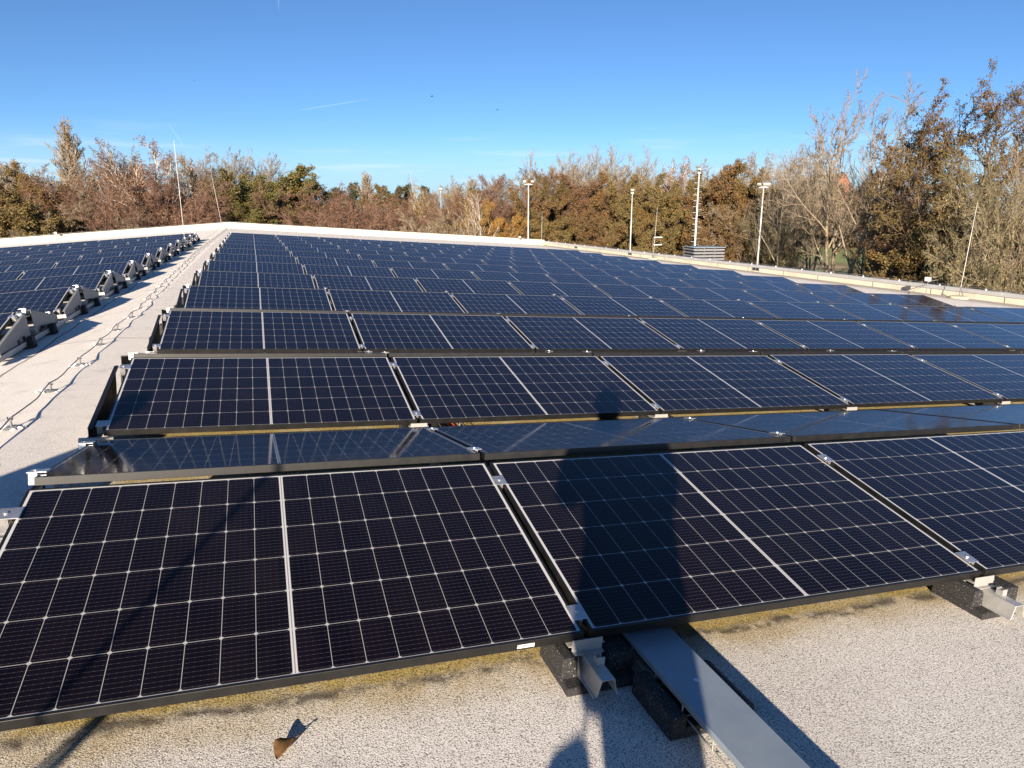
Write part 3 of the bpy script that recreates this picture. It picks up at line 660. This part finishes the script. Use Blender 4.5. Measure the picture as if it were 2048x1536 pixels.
m = MB(); m.tube([(0, 0, 0), (0, 0, h)], [.09, .06], 8); m.obj('pole', M['mast'], smooth=True).parent = root
m = MB(); m.tube([(.15, 0, h - .05), (-.62, 0, h - .02)], .03, 6); m.obj('arm', M['mast']).parent = root
m = MB(); m.prism([(-.95, -.02), (-.45, -.02), (-.5, .10), (-.62, .15), (-.85, .13)], -.12, .12, lambda p_, q_, t_: (p_, t_, h + q_)); m.obj('lamp_head', M['white_paint'], bevel=.02).parent = root
# louvred plant unit
p = at(1408, 493, 47); ang = math.atan2(p.x - CAM.x, p.y - CAM.y); zt = p.z
LV = Matrix.Translation((p.x, p.y, zt)) @ Matrix.Rotation(-ang + R(24), 4, 'Z')
root = empty('louvred_unit', LV); tag(root, 'grey louvred ventilation unit standing just outside the long parapet', 'ventilation unit')
hw, hd, hh = 1.02, .85, 2.6
m = MB(); m.box(-hw + .12, hw - .12, -hd + .12, hd - .12, GZ - zt, -.05); m.obj('core', M['dark']).parent = root
m = MB(); m.box(-hw - .03, hw + .03, -hd - .03, hd + .03, -.05, 0); m.obj('top', M['lid'], bevel=.01).parent = root
m = MB(); z = -.10
while z > -hh:
    for (ax, bx_, ay, by_, s) in ((-hw, hw, -hd, -hd + .1, 0), (-hw, hw, hd - .1, hd, 0), (-hw, -hw + .1, -hd + .1, hd - .1, 1), (hw - .1, hw, -hd + .1, hd - .1, 1)): m.box(ax, bx_, ay, by_, z - .125, z - .02)
    z -= .19
m.obj('louvre', M['louvre'], bevel=.02).parent = root
m = MB()
for x in (-.35, .35): m.box(x - .02, x + .02, -hd - .012, -hd - .002, -hh, -.06)
m.obj('mullion', M['wire']).parent = root

# brick house seen through the bare trees
hp = at(1712, 430, 160); ang = math.atan2(hp.x - CAM.x, hp.y - CAM.y)
root = empty('brick_house', Matrix.Translation((hp.x, hp.y, GZ)) @ Matrix.Rotation(-ang + R(12), 4, 'Z') @ Matrix.Scale(1.38, 4)); tag(root, 'red brick house with twin gables hidden behind the bare trees', 'house')
def brickmat():
    k = NT('red_brick'); br = k.n('ShaderNodeTexBrick'); k.put(br.inputs['Vector'], k.co()); br.inputs['Scale'].default_value = 4
    k.put(br.inputs['Color1'], (.36, .13, .07)); k.put(br.inputs['Color2'], (.30, .10, .055)); k.put(br.inputs['Mortar'], (.35, .30, .25)); return k.done(br.outputs[0], .85)
bk = brickmat(); tile = plain('roof_tile', (.20, .09, .06), .8)
m = MB()
for gx in (-2.6, 2.6): m.prism([(gx - 2.2, 0), (gx + 2.2, 0), (gx + 2.2, 6.6), (gx, 9.9), (gx - 2.2, 6.6)], -2.2 if gx < 0 else -2.0, 6, lambda p_, q_, t_: (p_, t_, q_))
m.box(-.39, .39, .5, 5.5, 0, 6.5); m.obj('wall', bk).parent = root
m = MB()
for gx in (-2.6, 2.6):
    for s in (-1, 1): m.prism([(gx + s * 2.45, 6.3), (gx + s * .0, 10.05), (gx + s * .0, 10.2), (gx + s * 2.55, 6.4)], -2.1, 6.1, lambda p_, q_, t_: (p_, t_, q_))
m.obj('roof', tile).parent = root
for gx in (-2.6, 2.6):
    for z0 in (1.0, 3.9):
        m = MB(); m.box(gx - .6, gx + .6, -2.22 if gx < 0 else -2.02, -2.1 if gx < 0 else -1.9, z0, z0 + 1.3); m.obj('window', plain('dark_window', (.03, .035, .04), .1)).parent = root

# sandy patch in the field
q = at(1628, 520, 98); b = MB(); b.add([(q.x + 4.5 * math.cos(a * .3142) * (1 + .12 * math.sin(a * 1.7)), q.y + 3 * math.sin(a * .3142), GZ + .02) for a in range(20)], [tuple(range(20))])
tag(b.obj('sand', plain('sand_patch', (.34, .25, .15), .9)), kind='structure')
# birds
for (px, py, d, s, lab) in ((863, 193, 160, 1.0, 'small dark bird gliding above the middle of the wood'), (994, 220, 170, .9, 'small dark bird above the far roof corner'), (388, 162, 240, .7, 'tiny dark bird above the tall lightning rod')):
    p = at(px, py, d); root = empty('bird', Matrix.Translation(p) @ Matrix.Rotation(R(-YAW + 25), 4, 'Z') @ Matrix.Scale(s, 4)); tag(root, lab, 'bird', 'birds in the sky')
    m = MB(); m.tube([(-.30, 0, 0), (-.16, 0, .02), (.05, 0, .03), (.22, 0, .04), (.30, 0, .05), (.36, 0, .045)], [.02, .05, .075, .05, .045, .01], 8); m.obj('body', M['bird'], smooth=True).parent = root
    for sgn in (-1, 1):
        m = MB(); m.add([(.12, sgn * .04, .05), (.16, sgn * .35, .14), (.02, sgn * .78, .10), (-.06, sgn * .40, .12), (-.08, sgn * .05, .045), (.03, sgn * .38, .155)], [(0, 1, 5, 4), (1, 2, 3, 5), (4, 5, 3, 4)[:3]]); ob = m.obj('wing', M['bird']); ob.parent = root; so = ob.modifiers.new('t', 'SOLIDIFY'); so.thickness = .012

# vapour trails high up
def trailmat():
    k = NT('vapour'); k.b.inputs['Alpha'].default_value = .018; return k.done((.9, .92, .95), 1, 0, 0)
M['trail'] = trailmat()
for pa, pb, r_, lab in (((557, -60), (557, 22), 9, 'short bright vapour trail at the top of the sky'), ((596, 221), (752, 196), 6, 'long faint vapour trail above the wood'), ((336, 247), (366, 290), 6, 'short faint vapour trail beside the tall lightning rod')):
    a, c_ = at(*pa, 6000), at(*pb, 6000); m = MB(); m.tube([a, a.lerp(c_, .15), a.lerp(c_, .6), c_], [r_ * .3, r_ * .8, r_, r_ * .15], 8)
    tag(m.obj('vapour_trail', M['trail'], smooth=True), lab, 'vapour trail', 'vapour trails')

# ------------------------------------------------------------------ trees (numpy)
def barkmat(name, rough=.9):
    k = NT(name); oi = k.n('ShaderNodeObjectInfo'); o = k.co(); a = k.noise(o, 45, 4, .7)
    k.b.inputs['Specular IOR Level'].default_value = .2
    return k.done(k.mix(k.mr(a, .3, .7), k.mix(1, oi.outputs['Color'], (.62, .62, .62), 'MULTIPLY'), oi.outputs['Color']), rough)
def foliagemat():
    k = NT('autumn_foliage'); oi = k.n('ShaderNodeObjectInfo'); o = k.co(); a = k.noise(o, 9, 3, .6); b_ = k.noise(o, 130, 2)
    c = k.mix(k.mr(b_, .3, .7), k.mix(1, oi.outputs['Color'], (.55, .62, .5), 'MULTIPLY'), k.mix(1, oi.outputs['Color'], (1.25, 1.15, 1.0), 'MULTIPLY'))
    c = k.mix(k.mr(a, .40, .65), c, k.mix(1, c, (1.15, .92, .75), 'MULTIPLY'))
    k.b.inputs['Subsurface Weight'].default_value = 0
    return k.done(c, .75, 0, .25)
M['bark'] = barkmat('bark'); M['twig'] = barkmat('twig_bark'); M['foliage'] = foliagemat()
def np_mesh(name, V, Q, mats, mi=None):
    me = bpy.data.meshes.new(name); nv, nq = len(V), len(Q)
    me.vertices.add(nv); me.vertices.foreach_set('co', np.asarray(V, np.float32).ravel())
    me.loops.add(nq * 4); me.loops.foreach_set('vertex_index', np.asarray(Q, np.int32).ravel())
    me.polygons.add(nq); me.polygons.foreach_set('loop_start', np.arange(nq, dtype=np.int32) * 4)
    for m_ in mats: me.materials.append(m_)
    if mi is not None: me.polygons.foreach_set('material_index', np.asarray(mi, np.int32))
    me.update(calc_edges=True); return me
def nrm(a): return a / (np.linalg.norm(a, axis=-1, keepdims=True) + 1e-9)
def paths(rng, p0, d, L, n, up, jit):
    B = len(p0); out = np.zeros((B, n + 1, 3)); out[:, 0] = p0; d = nrm(d)
    for i in range(n):
        d = nrm(d + np.array([0, 0, 1]) * up + rng.normal(0, jit, (B, 3))); out[:, i + 1] = out[:, i] + d * (L / n)[:, None]
    return out
def children(rng, Pp, Lp, per, t0, t1, a0, a1, lf, n, up, jit, taper=.5):
    B, m_, _ = Pp.shape; n_ = m_ - 1
    t = np.tile((np.arange(per) + .5) / per, (B, 1)) + rng.uniform(-.5, .5, (B, per)) / per; t = t0 + (t1 - t0) * np.clip(t, 0, 1)
    f = t * n_; i = np.minimum(f.astype(int), n_ - 1); fr = (f - i)[..., None]; bi = np.arange(B)[:, None]
    a, c = Pp[bi, i], Pp[bi, i + 1]; p0 = a + (c - a) * fr; tg = nrm(c - a)
    rv = nrm(np.cross(tg, rng.normal(0, 1, tg.shape))); ang = np.radians(a0 + (a1 - a0) * t + rng.normal(0, 7, t.shape))[..., None]
    d = tg * np.cos(ang) + rv * np.sin(ang); L = Lp[:, None] * lf * (1 - taper * t) * rng.uniform(.7, 1.25, t.shape)
    return paths(rng, p0.reshape(-1, 3), d.reshape(-1, 3), L.ravel(), n, up, jit), L.ravel(), t.ravel()
def tubes(Pt, r0, r1, k):
    B, m_, _ = Pt.shape; T = np.zeros_like(Pt); T[:, 1:-1] = Pt[:, 2:] - Pt[:, :-2]; T[:, 0] = Pt[:, 1] - Pt[:, 0]; T[:, -1] = Pt[:, -1] - Pt[:, -2]; T = nrm(T)
    ref = np.where(np.abs(T[..., 2:3]) > .9, np.array([1., .2, 0]), np.array([0, .1, 1.])); A = nrm(np.cross(T, ref)); Bn = np.cross(T, A)
    r = (np.asarray(r0).reshape(-1, 1) + (np.asarray(r1).reshape(-1, 1) - np.asarray(r0).reshape(-1, 1)) * np.linspace(0, 1, m_)[None])
    r = np.broadcast_to(r, (B, m_)); an = np.arange(k) * 2 * np.pi / k
    V = Pt[:, :, None] + (A[:, :, None] * np.cos(an)[:, None] + Bn[:, :, None] * np.sin(an)[:, None]) * r[..., None, None]
    idx = np.arange(B * m_ * k).reshape(B, m_, k); q = np.stack([idx[:, :-1], np.roll(idx[:, :-1], -1, 2), np.roll(idx[:, 1:], -1, 2), idx[:, 1:]], -1)
    return V.reshape(-1, 3), q.reshape(-1, 4)
def cards(rng, p, s):
    n = len(p); a = nrm(rng.normal(0, 1, (n, 3))); b_ = nrm(np.cross(a, rng.normal(0, 1, (n, 3)))); s = (s * rng.uniform(.6, 1.35, n))[:, None]
    V = np.stack([p - a * s * .5, p + b_ * s * .36, p + a * s * .5, p - b_ * s * .36], 1); return V.reshape(-1, 3), np.arange(n * 4).reshape(n, 4)
def joined(parts):
    V, Q, o = [], [], 0
    for v, q in parts: V.append(v); Q.append(q + o); o += len(v)
    return np.concatenate(V), np.concatenate(Q)
def tree_proto(seed, stems=1, spread=0., bend=.02, limbs=16, t0=.25, a0=60, a1=30, ll=.42, taper=.55, up=.10, subs=(7, 6, 4), sl=(.5, .5, .55), sa=45, droop=0., leaves=0, leaf=.014, r=.016, tw=.0011, hstem=.95, jit=.12):
    rng = np.random.default_rng(seed); B = stems
    d = np.zeros((B, 3)); d[:, 2] = 1
    if stems > 1:
        aa = np.arange(B) * 2.4 + rng.uniform(0, 1, B); s = spread * np.sqrt((np.arange(B) + .5) / B); d[:, 0] = np.cos(aa) * s; d[:, 1] = np.sin(aa) * s
    p0 = d * np.array([.03, .03, 0]); L0 = np.full(B, hstem) * (rng.uniform(.8, 1.0, B) if stems > 1 else 1)
    S0 = paths(rng, p0, d, L0, 10, .03 if stems > 1 else .05, bend)
    L1p, L1, t1 = children(rng, S0, L0, limbs, t0, .98, a0, a1, ll, 6, up, jit, taper)
    L2p, L2, t2 = children(rng, L1p, L1, subs[0], .15, 1., sa, sa * .7, sl[0], 4, up * .8, jit * 1.2)
    L3p, L3, _ = children(rng, L2p, L2, subs[1], .1, 1., sa, sa * .7, sl[1], 3, up * .6 - droop, jit * 1.3)
    L4p, L4, _ = children(rng, L3p, L3, subs[2], .1, 1., sa, sa * .7, sl[2], 2, up * .5 - droop * 1.5, jit * 1.4)
    rs = r if stems == 1 else r * .7
    rl = np.clip(rs * .55 * (1 - .75 * t1), tw * 2, None)
    w = joined([tubes(S0, np.full(B, rs), np.full(B, tw * 2), 7), tubes(L1p, rl, np.full(len(rl), tw * 1.5), 5), tubes(L2p, np.full(len(L2p), tw * 2.2), np.full(len(L2p), tw * 1.2), 4)])
    tv = [tubes(L3p, np.full(len(L3p), tw * 1.4), np.full(len(L3p), tw * .8), 3), tubes(L4p, np.full(len(L4p), tw), np.full(len(L4p), tw * .55), 3)]
    hmax = np.percentile(L4p[..., 2], 99.5 if stems > 1 or hstem < .9 else 99.8)
    cv = joined(tv); mi = np.zeros(len(cv[1]), int)
    if leaves:
        src = np.concatenate([L4p.reshape(-1, 3), L3p[:, 1:].reshape(-1, 3)]); pk = src[rng.integers(0, len(src), leaves)] + rng.normal(0, leaf * .8, (leaves, 3))
        lv = cards(rng, pk, leaf); cv = joined([cv, lv]); mi = np.concatenate([mi, np.ones(leaves, int)])
    z = 1 / hmax
    return np_mesh('trunk', w[0] * z, w[1], [M['bark']]), np_mesh('crown', cv[0] * z, cv[1], [M['twig'], M['foliage']], mi)
PROTO = {}
SPEC = {
 'bare': [dict(stems=1, hstem=.72, limbs=20, t0=.22, a0=62, a1=26, ll=.60, taper=.28, subs=(9, 8, 7), up=.04, r=.012, tw=.0009), dict(stems=2, hstem=.75, spread=.42, limbs=13, t0=.25, a0=55, a1=28, ll=.52, taper=.25, subs=(9, 8, 7), up=.04, tw=.0009, r=.013)],
 'wispy': [dict(stems=1, limbs=20, t0=.24, a0=58, a1=30, ll=.58, taper=.40, subs=(7, 5, 4), up=.09, r=.0135, tw=.00065), dict(stems=3, hstem=.85, spread=.42, limbs=11, t0=.22, a0=45, a1=28, ll=.48, taper=.35, subs=(7, 5, 4), up=.10, r=.016, tw=.00065)],
 'birch': [dict(stems=3, hstem=.75, spread=.50, limbs=12, t0=.42, a0=52, a1=30, ll=.50, taper=.2, subs=(9, 8, 8), sl=(.5, .5, .6), droop=.18, up=.1, r=.020, tw=.0008, bend=.06), dict(stems=2, hstem=.78, spread=.55, limbs=13, t0=.42, a0=55, a1=32, ll=.48, taper=.2, subs=(9, 8, 8), droop=.2, up=.1, r=.020, tw=.0008, bend=.07, leaves=3500, leaf=.011)],
 'thicket': [dict(stems=9, hstem=.8, spread=.95, limbs=9, t0=.18, a0=52, a1=30, ll=.46, taper=.15, subs=(8, 8, 7), up=.02, r=.009, tw=.0009), dict(stems=7, hstem=.8, spread=1.05, limbs=10, t0=.2, a0=55, a1=32, ll=.46, taper=.15, subs=(8, 8, 7), up=.01, r=.009, tw=.0009, leaves=5000, leaf=.012)],
 'fan': [dict(stems=16, hstem=.9, spread=.85, limbs=11, t0=.3, a0=30, a1=22, ll=.30, taper=.1, subs=(7, 5, 4), sa=32, up=.06, r=.010, tw=.0008)],
 'poplar': [dict(stems=1, limbs=80, t0=.08, a0=26, a1=13, ll=.44, taper=.62, subs=(9, 6, 4), sl=(.4, .45, .5), sa=28, up=.10, r=.014, tw=.0010)],
 'leafy': [dict(stems=1, hstem=.78, limbs=26, t0=.05, a0=88, a1=30, ll=.56, taper=.25, subs=(8, 6, 5), up=.05, leaves=60000, leaf=.0130, r=.013), dict(stems=2, hstem=.75, spread=.4, limbs=17, t0=.05, a0=80, a1=35, ll=.54, taper=.2, subs=(8, 6, 5), up=.04, leaves=58000, leaf=.0130), dict(stems=3, hstem=.72, spread=.55, limbs=13, t0=.05, a0=80, a1=35, ll=.54, taper=.2, subs=(8, 6, 5), up=.04, leaves=56000, leaf=.0125)],
 'alder': [dict(stems=1, limbs=28, t0=.10, a0=74, a1=42, ll=.42, taper=.45, subs=(6, 5, 4), up=.04, leaves=15000, leaf=.0080, r=.012, tw=.0007, bend=.05), dict(stems=2, hstem=.85, spread=.3, limbs=20, t0=.08, a0=70, a1=42, ll=.44, taper=.3, subs=(7, 5, 5), up=.04, leaves=20000, leaf=.0080, tw=.0007, r=.012)],
 'conifer': [dict(stems=1, limbs=44, t0=.06, a0=92, a1=60, ll=.30, taper=.92, subs=(7, 4, 3), up=-.02, leaves=9000, leaf=.02, r=.014)],
}
for kk, lst in SPEC.items(): PROTO[kk] = [tree_proto(100 + 7 * i + len(kk) * 13, **s) for i, s in enumerate(lst)]
COL = {'tan': (.36, .285, .20), 'grey': (.34, .28, .215), 'white': (.66, .60, .50), 'brown': (.18, .125, .08), 'red': (.235, .140, .098), 'green': (.26, .22, .13)}
LEAF = {'olive': (.135, .106, .048), 'green': (.120, .112, .044), 'brown': (.150, .102, .054), 'gold': (.29, .18, .055), 'rust': (.160, .100, .066), 'dark': (.05, .06, .032)}
LOOK = {'bare': 'bare branching', 'wispy': 'thin bare open', 'birch': 'pale-stemmed birch', 'thicket': 'many-stemmed twiggy', 'fan': 'fan-shaped bare', 'poplar': 'columnar bare poplar', 'leafy': 'rounded leafy', 'alder': 'ragged brown-leaved alder', 'conifer': 'dark conical'}
NAME = {'bare': 'bare_tree', 'wispy': 'bare_tree', 'birch': 'birch_tree', 'thicket': 'twiggy_shrub', 'fan': 'bare_tree', 'poplar': 'poplar_tree', 'leafy': 'leafy_tree', 'alder': 'alder_tree', 'conifer': 'conifer_tree'}
# (photo x, photo y of the top, distance, kind, wood colour, leaf colour, width factor)
TREES = [
 (-60, 330, 120, 'bare', 'grey', 'brown', 1.1), (10, 322, 140, 'bare', 'grey', 'brown', 1.2), (45, 328, 140, 'bare', 'grey', 'brown', 1.1),
 (125, 236, 118, 'poplar', 'tan', 'olive', 1.25),
 (-30, 350, 80, 'leafy', 'brown', 'rust', 1.1), (30, 348, 84, 'leafy', 'brown', 'olive', 1.0), (75, 362, 78, 'leafy', 'brown', 'brown', 1.1), (60, 395, 68, 'leafy', 'brown', 'olive', 1.3),
 (150, 352, 84, 'thicket', 'tan', 'brown', 1.1), (190, 338, 82, 'bare', 'tan', 'brown', 1.1), (165, 395, 70, 'thicket', 'tan', 'olive', 1.2), (228, 325, 80, 'thicket', 'red', 'rust', 1.0),
 (262, 296, 74, 'birch', 'white', 'rust', .9), (312, 288, 72, 'birch', 'white', 'rust', .95), (240, 375, 69, 'thicket', 'red', 'rust', 1.1), (350, 325, 76, 'birch', 'white', 'gold', .9), (390, 350, 70, 'thicket', 'red', 'gold', 1.0), (330, 395, 67, 'thicket', 'red', 'rust', 1.1),
 (375, 308, 106, 'bare', 'grey', 'brown', .9), (415, 297, 108, 'wispy', 'grey', 'brown', .95), (455, 303, 106, 'bare', 'grey', 'brown', .85), (495, 299, 108, 'wispy', 'grey', 'brown', .95), (530, 312, 108, 'bare', 'grey', 'brown', .8),
 (445, 358, 74, 'leafy', 'brown', 'green', 1.3), (500, 362, 78, 'leafy', 'brown', 'green', 1.3), (548, 343, 80, 'leafy', 'brown', 'green', 1.25), (590, 362, 82, 'leafy', 'brown', 'green', 1.3), (520, 400, 70, 'leafy', 'brown', 'green', 1.3),
 (618, 392, 74, 'thicket', 'red', 'rust', 1.2), (655, 378, 80, 'thicket', 'red', 'rust', 1.1), (700, 384, 76, 'thicket', 'red', 'rust', 1.2), (735, 392, 74, 'thicket', 'red', 'brown', 1.1), (640, 410, 68, 'thicket', 'red', 'rust', 1.3),
 (737, 345, 150, 'poplar', 'grey', 'olive', 2.0), (775, 374, 92, 'leafy', 'brown', 'olive', 1.0), (800, 376, 150, 'conifer', 'brown', 'dark', 1.2), (815, 372, 155, 'conifer', 'brown', 'dark', 1.2), (850, 376, 150, 'conifer', 'brown', 'dark', 1.3), (710, 372, 150, 'conifer', 'brown', 'dark', 1.3), (680, 370, 155, 'leafy', 'brown', 'dark', 1.3),
 (829, 346, 88, 'wispy', 'white', 'brown', .5), (800, 398, 76, 'thicket', 'tan', 'brown', 1.1), (858, 380, 74, 'birch', 'white', 'gold', .8), (890, 374, 76, 'birch', 'tan', 'gold', .8), (925, 378, 74, 'thicket', 'red', 'rust', 1.0), (918, 386, 68, 'birch', 'white', 'gold', .7), (962, 378, 64, 'wispy', 'white', 'brown', .9), (985, 410, 66, 'leafy', 'tan', 'gold', .8), (880, 425, 66, 'thicket', 'tan', 'gold', 1.1), (760, 420, 68, 'thicket', 'red', 'gold', 1.1),
 (930, 356, 116, 'bare', 'tan', 'brown', 1.3), (985, 350, 118, 'bare', 'red', 'brown', 1.3), (1030, 348, 116, 'bare', 'tan', 'brown', 1.3), (1075, 338, 120, 'bare', 'red', 'brown', 1.1), (880, 368, 118, 'bare', 'tan', 'brown', 1.3),
 (1022, 380, 80, 'thicket', 'red', 'rust', 1.1), (1075, 372, 76, 'leafy', 'brown', 'brown', .95), (1118, 364, 80, 'leafy', 'brown', 'olive', .95), (1160, 360, 82, 'leafy', 'red', 'rust', .95), (1203, 362, 80, 'leafy', 'brown', 'brown', .95), (1240, 372, 84, 'leafy', 'brown', 'olive', .9), (1100, 430, 68, 'leafy', 'brown', 'olive', 1.2), (1180, 430, 70, 'leafy', 'brown', 'brown', 1.2),
 (1135, 311, 132, 'fan', 'tan', 'brown', 1.15), (1205, 309, 132, 'fan', 'tan', 'brown', 1.15), (1250, 312, 134, 'fan', 'tan', 'brown', 1.1), (1090, 335, 134, 'wispy', 'tan', 'brown', .9), (1290, 358, 132, 'fan', 'red', 'brown', 1.1),
 (1275, 368, 76, 'leafy', 'brown', 'olive', .9), (1310, 360, 72, 'leafy', 'brown', 'olive', 1.0), (1350, 322, 104, 'birch', 'white', 'rust', .8), (1350, 395, 80, 'thicket', 'red', 'rust', 1.0), (1390, 358, 84, 'leafy', 'brown', 'olive', .9), (1440, 344, 76, 'leafy', 'brown', 'brown', 1.0), (1478, 340, 78, 'leafy', 'brown', 'olive', .95), (1440, 420, 68, 'leafy', 'brown', 'brown', 1.1), (1500, 324, 92, 'thicket', 'tan', 'brown', 1.0), (1460, 325, 94, 'thicket', 'tan', 'brown', 1.1),
 (1540, 335, 84, 'thicket', 'tan', 'brown', 1.0), (1505, 415, 70, 'thicket', 'tan', 'olive', 1.0), (1575, 285, 64, 'wispy', 'grey', 'brown', .85), (1610, 320, 72, 'wispy', 'tan', 'brown', .8), (1560, 395, 66, 'thicket', 'green', 'olive', .6), (1650, 275, 66, 'wispy', 'tan', 'brown', .7), (1620, 330, 145, 'bare', 'green', 'olive', 1.0),
 (1712, 150, 52, 'wispy', 'tan', 'brown', .95), (1752, 300, 62, 'wispy', 'tan', 'brown', .8), (1805, 265, 60, 'wispy', 'grey', 'brown', .7), (1600, 352, 150, 'bare', 'tan', 'brown', 1.1), (1600, 480, 150, 'leafy', 'brown', 'olive', 2.2), (1665, 470, 155, 'leafy', 'brown', 'brown', 2.2), (1730, 475, 150, 'leafy', 'brown', 'olive', 2.2), (1680, 350, 150, 'bare', 'tan', 'brown', 1.1), (1760, 335, 150, 'bare', 'brown', 'brown', 1.0),
 (1835, 262, 54, 'alder', 'brown', 'brown', .85), (1905, 212, 50, 'alder', 'brown', 'brown', .9), (1985, 135, 46, 'alder', 'brown', 'brown', .85), (1925, 300, 41, 'alder', 'brown', 'olive', .95), (2050, 190, 47, 'alder', 'brown', 'brown', .6), (1860, 400, 46, 'alder', 'brown', 'rust', 1.1), (1890, 455, 40, 'leafy', 'brown', 'olive', 1.2), (1820, 440, 60, 'leafy', 'brown', 'rust', .9), (1960, 420, 40, 'leafy', 'brown', 'brown', 1.1),
 (2000, 290, 38, 'wispy', 'green', 'olive', .75), (2060, 270, 37, 'wispy', 'tan', 'brown', .75), (2035, 380, 36, 'thicket', 'green', 'olive', .55), (2110, 360, 38, 'thicket', 'tan', 'brown', .6),
 (1690, 398, 148, 'thicket', 'tan', 'brown', 1.3), (1745, 402, 148, 'thicket', 'brown', 'rust', 1.3), (1620, 385, 150, 'leafy', 'brown', 'olive', 1.0), (1700, 430, 150, 'leafy', 'brown', 'dark', 1.6), (1640, 420, 150, 'leafy', 'brown', 'dark', 1.6), (1770, 425, 150, 'leafy', 'brown', 'dark', 1.6),
 (1545, 470, 74, 'leafy', 'brown', 'olive', 1.3), (1790, 470, 70, 'leafy', 'brown', 'dark', 1.2),
]
rt = random.Random(77)
cnt = {}
total = {}
order = sorted(range(len(TREES)), key=lambda i: TREES[i][0])
lab_of = {}
for i in order:
    kd = TREES[i][3]; wc = TREES[i][4]; lc = TREES[i][5]; key = (kd, wc if kd in ('bare', 'wispy', 'thicket', 'fan', 'birch') else lc)
    cnt.setdefault(key, []).append(i)
CW = {'tan': 'tan', 'grey': 'grey', 'white': 'white', 'brown': 'brown', 'red': 'reddish', 'green': 'greenish', 'olive': 'olive', 'gold': 'golden', 'rust': 'rusty', 'dark': 'dark'}
for key, ids in cnt.items():
    for j, i in enumerate(ids):
        what = {'thicket': 'shrub'}.get(key[0], 'tree')
        base = f'{CW[key[1]]} {LOOK[key[0]]} {what}'
        lab_of[i] = base + (f' beyond the roof, the only one of its kind' if len(ids) == 1 else f', {nth(j)} of its kind from the poplar side')
for i, (px, py, d, kd, wc, lc, wf) in enumerate(TREES):
    p = at(px, py, d); h = (p.z - GZ) * (1.0 if 600 < px < 1100 or kd in ('poplar', 'wispy', 'conifer', 'bare') else 1.03); pr = PROTO[kd]; tr, cr = pr[i % len(pr)]
    root = empty(NAME[kd], Matrix.Translation((p.x, p.y, GZ)) @ Matrix.Rotation(rt.uniform(0, 6.28), 4, 'Z') @ Matrix.Diagonal((h * wf, h * wf, h, 1)))
    tag(root, lab_of[i], 'shrub' if kd == 'thicket' else 'tree', 'trees beyond the roof')
    a = me_obj('trunk', tr); a.parent = root; c = me_obj('crown', cr); c.parent = root
    v = rt.uniform(.85, 1.15); wcol = COL[wc]; a.color = (*[x * v for x in wcol], 1)
    if kd in ('birch', 'thicket', 'bare', 'wispy', 'fan', 'poplar') :
        tw = COL['red'] if kd == 'birch' else COL['brown'] if wc == 'white' else wcol
        c.color = (*([x * v for x in LEAF[lc]] if kd == 'birch' and lc == 'gold' else [x * v * (.85 if wc == 'tan' else .95) for x in tw]), 1)
    else: c.color = (*[x * v for x in LEAF[lc]], 1)
# far wood and undergrowth: one mass nobody could count
rng = np.random.default_rng(9)
def woodband(n, d0, d1, a0, a1, htop, leaf):
    a = np.radians(rng.uniform(a0, a1, n)); d = rng.uniform(d0, d1, n)
    hp_ = htop * (.72 + .28 * np.sin(a * 37) * np.sin(a * 13 + 1) + .16 * np.sin(a * 91 + d)); z = GZ + hp_ * np.sqrt(rng.uniform(0, 1, n))
    return cards(rng, np.stack([CAM.x + d * np.sin(a), d * np.cos(a), z], 1), leaf)
v1 = joined([woodband(60000, 98, 128, -30, 41, 9.0, .42), woodband(9000, 84, 98, -30, 33, 4.2, .5), woodband(5000, 140, 175, 38, 66, 9.0, .8), woodband(8000, 60, 80, 46, 66, 6, .4)])
uw = me_obj('undergrowth', np_mesh('undergrowth', v1[0], v1[1], [M['foliage']])); uw.color = (.085, .060, .034, 1); tag(uw, kind='stuff')
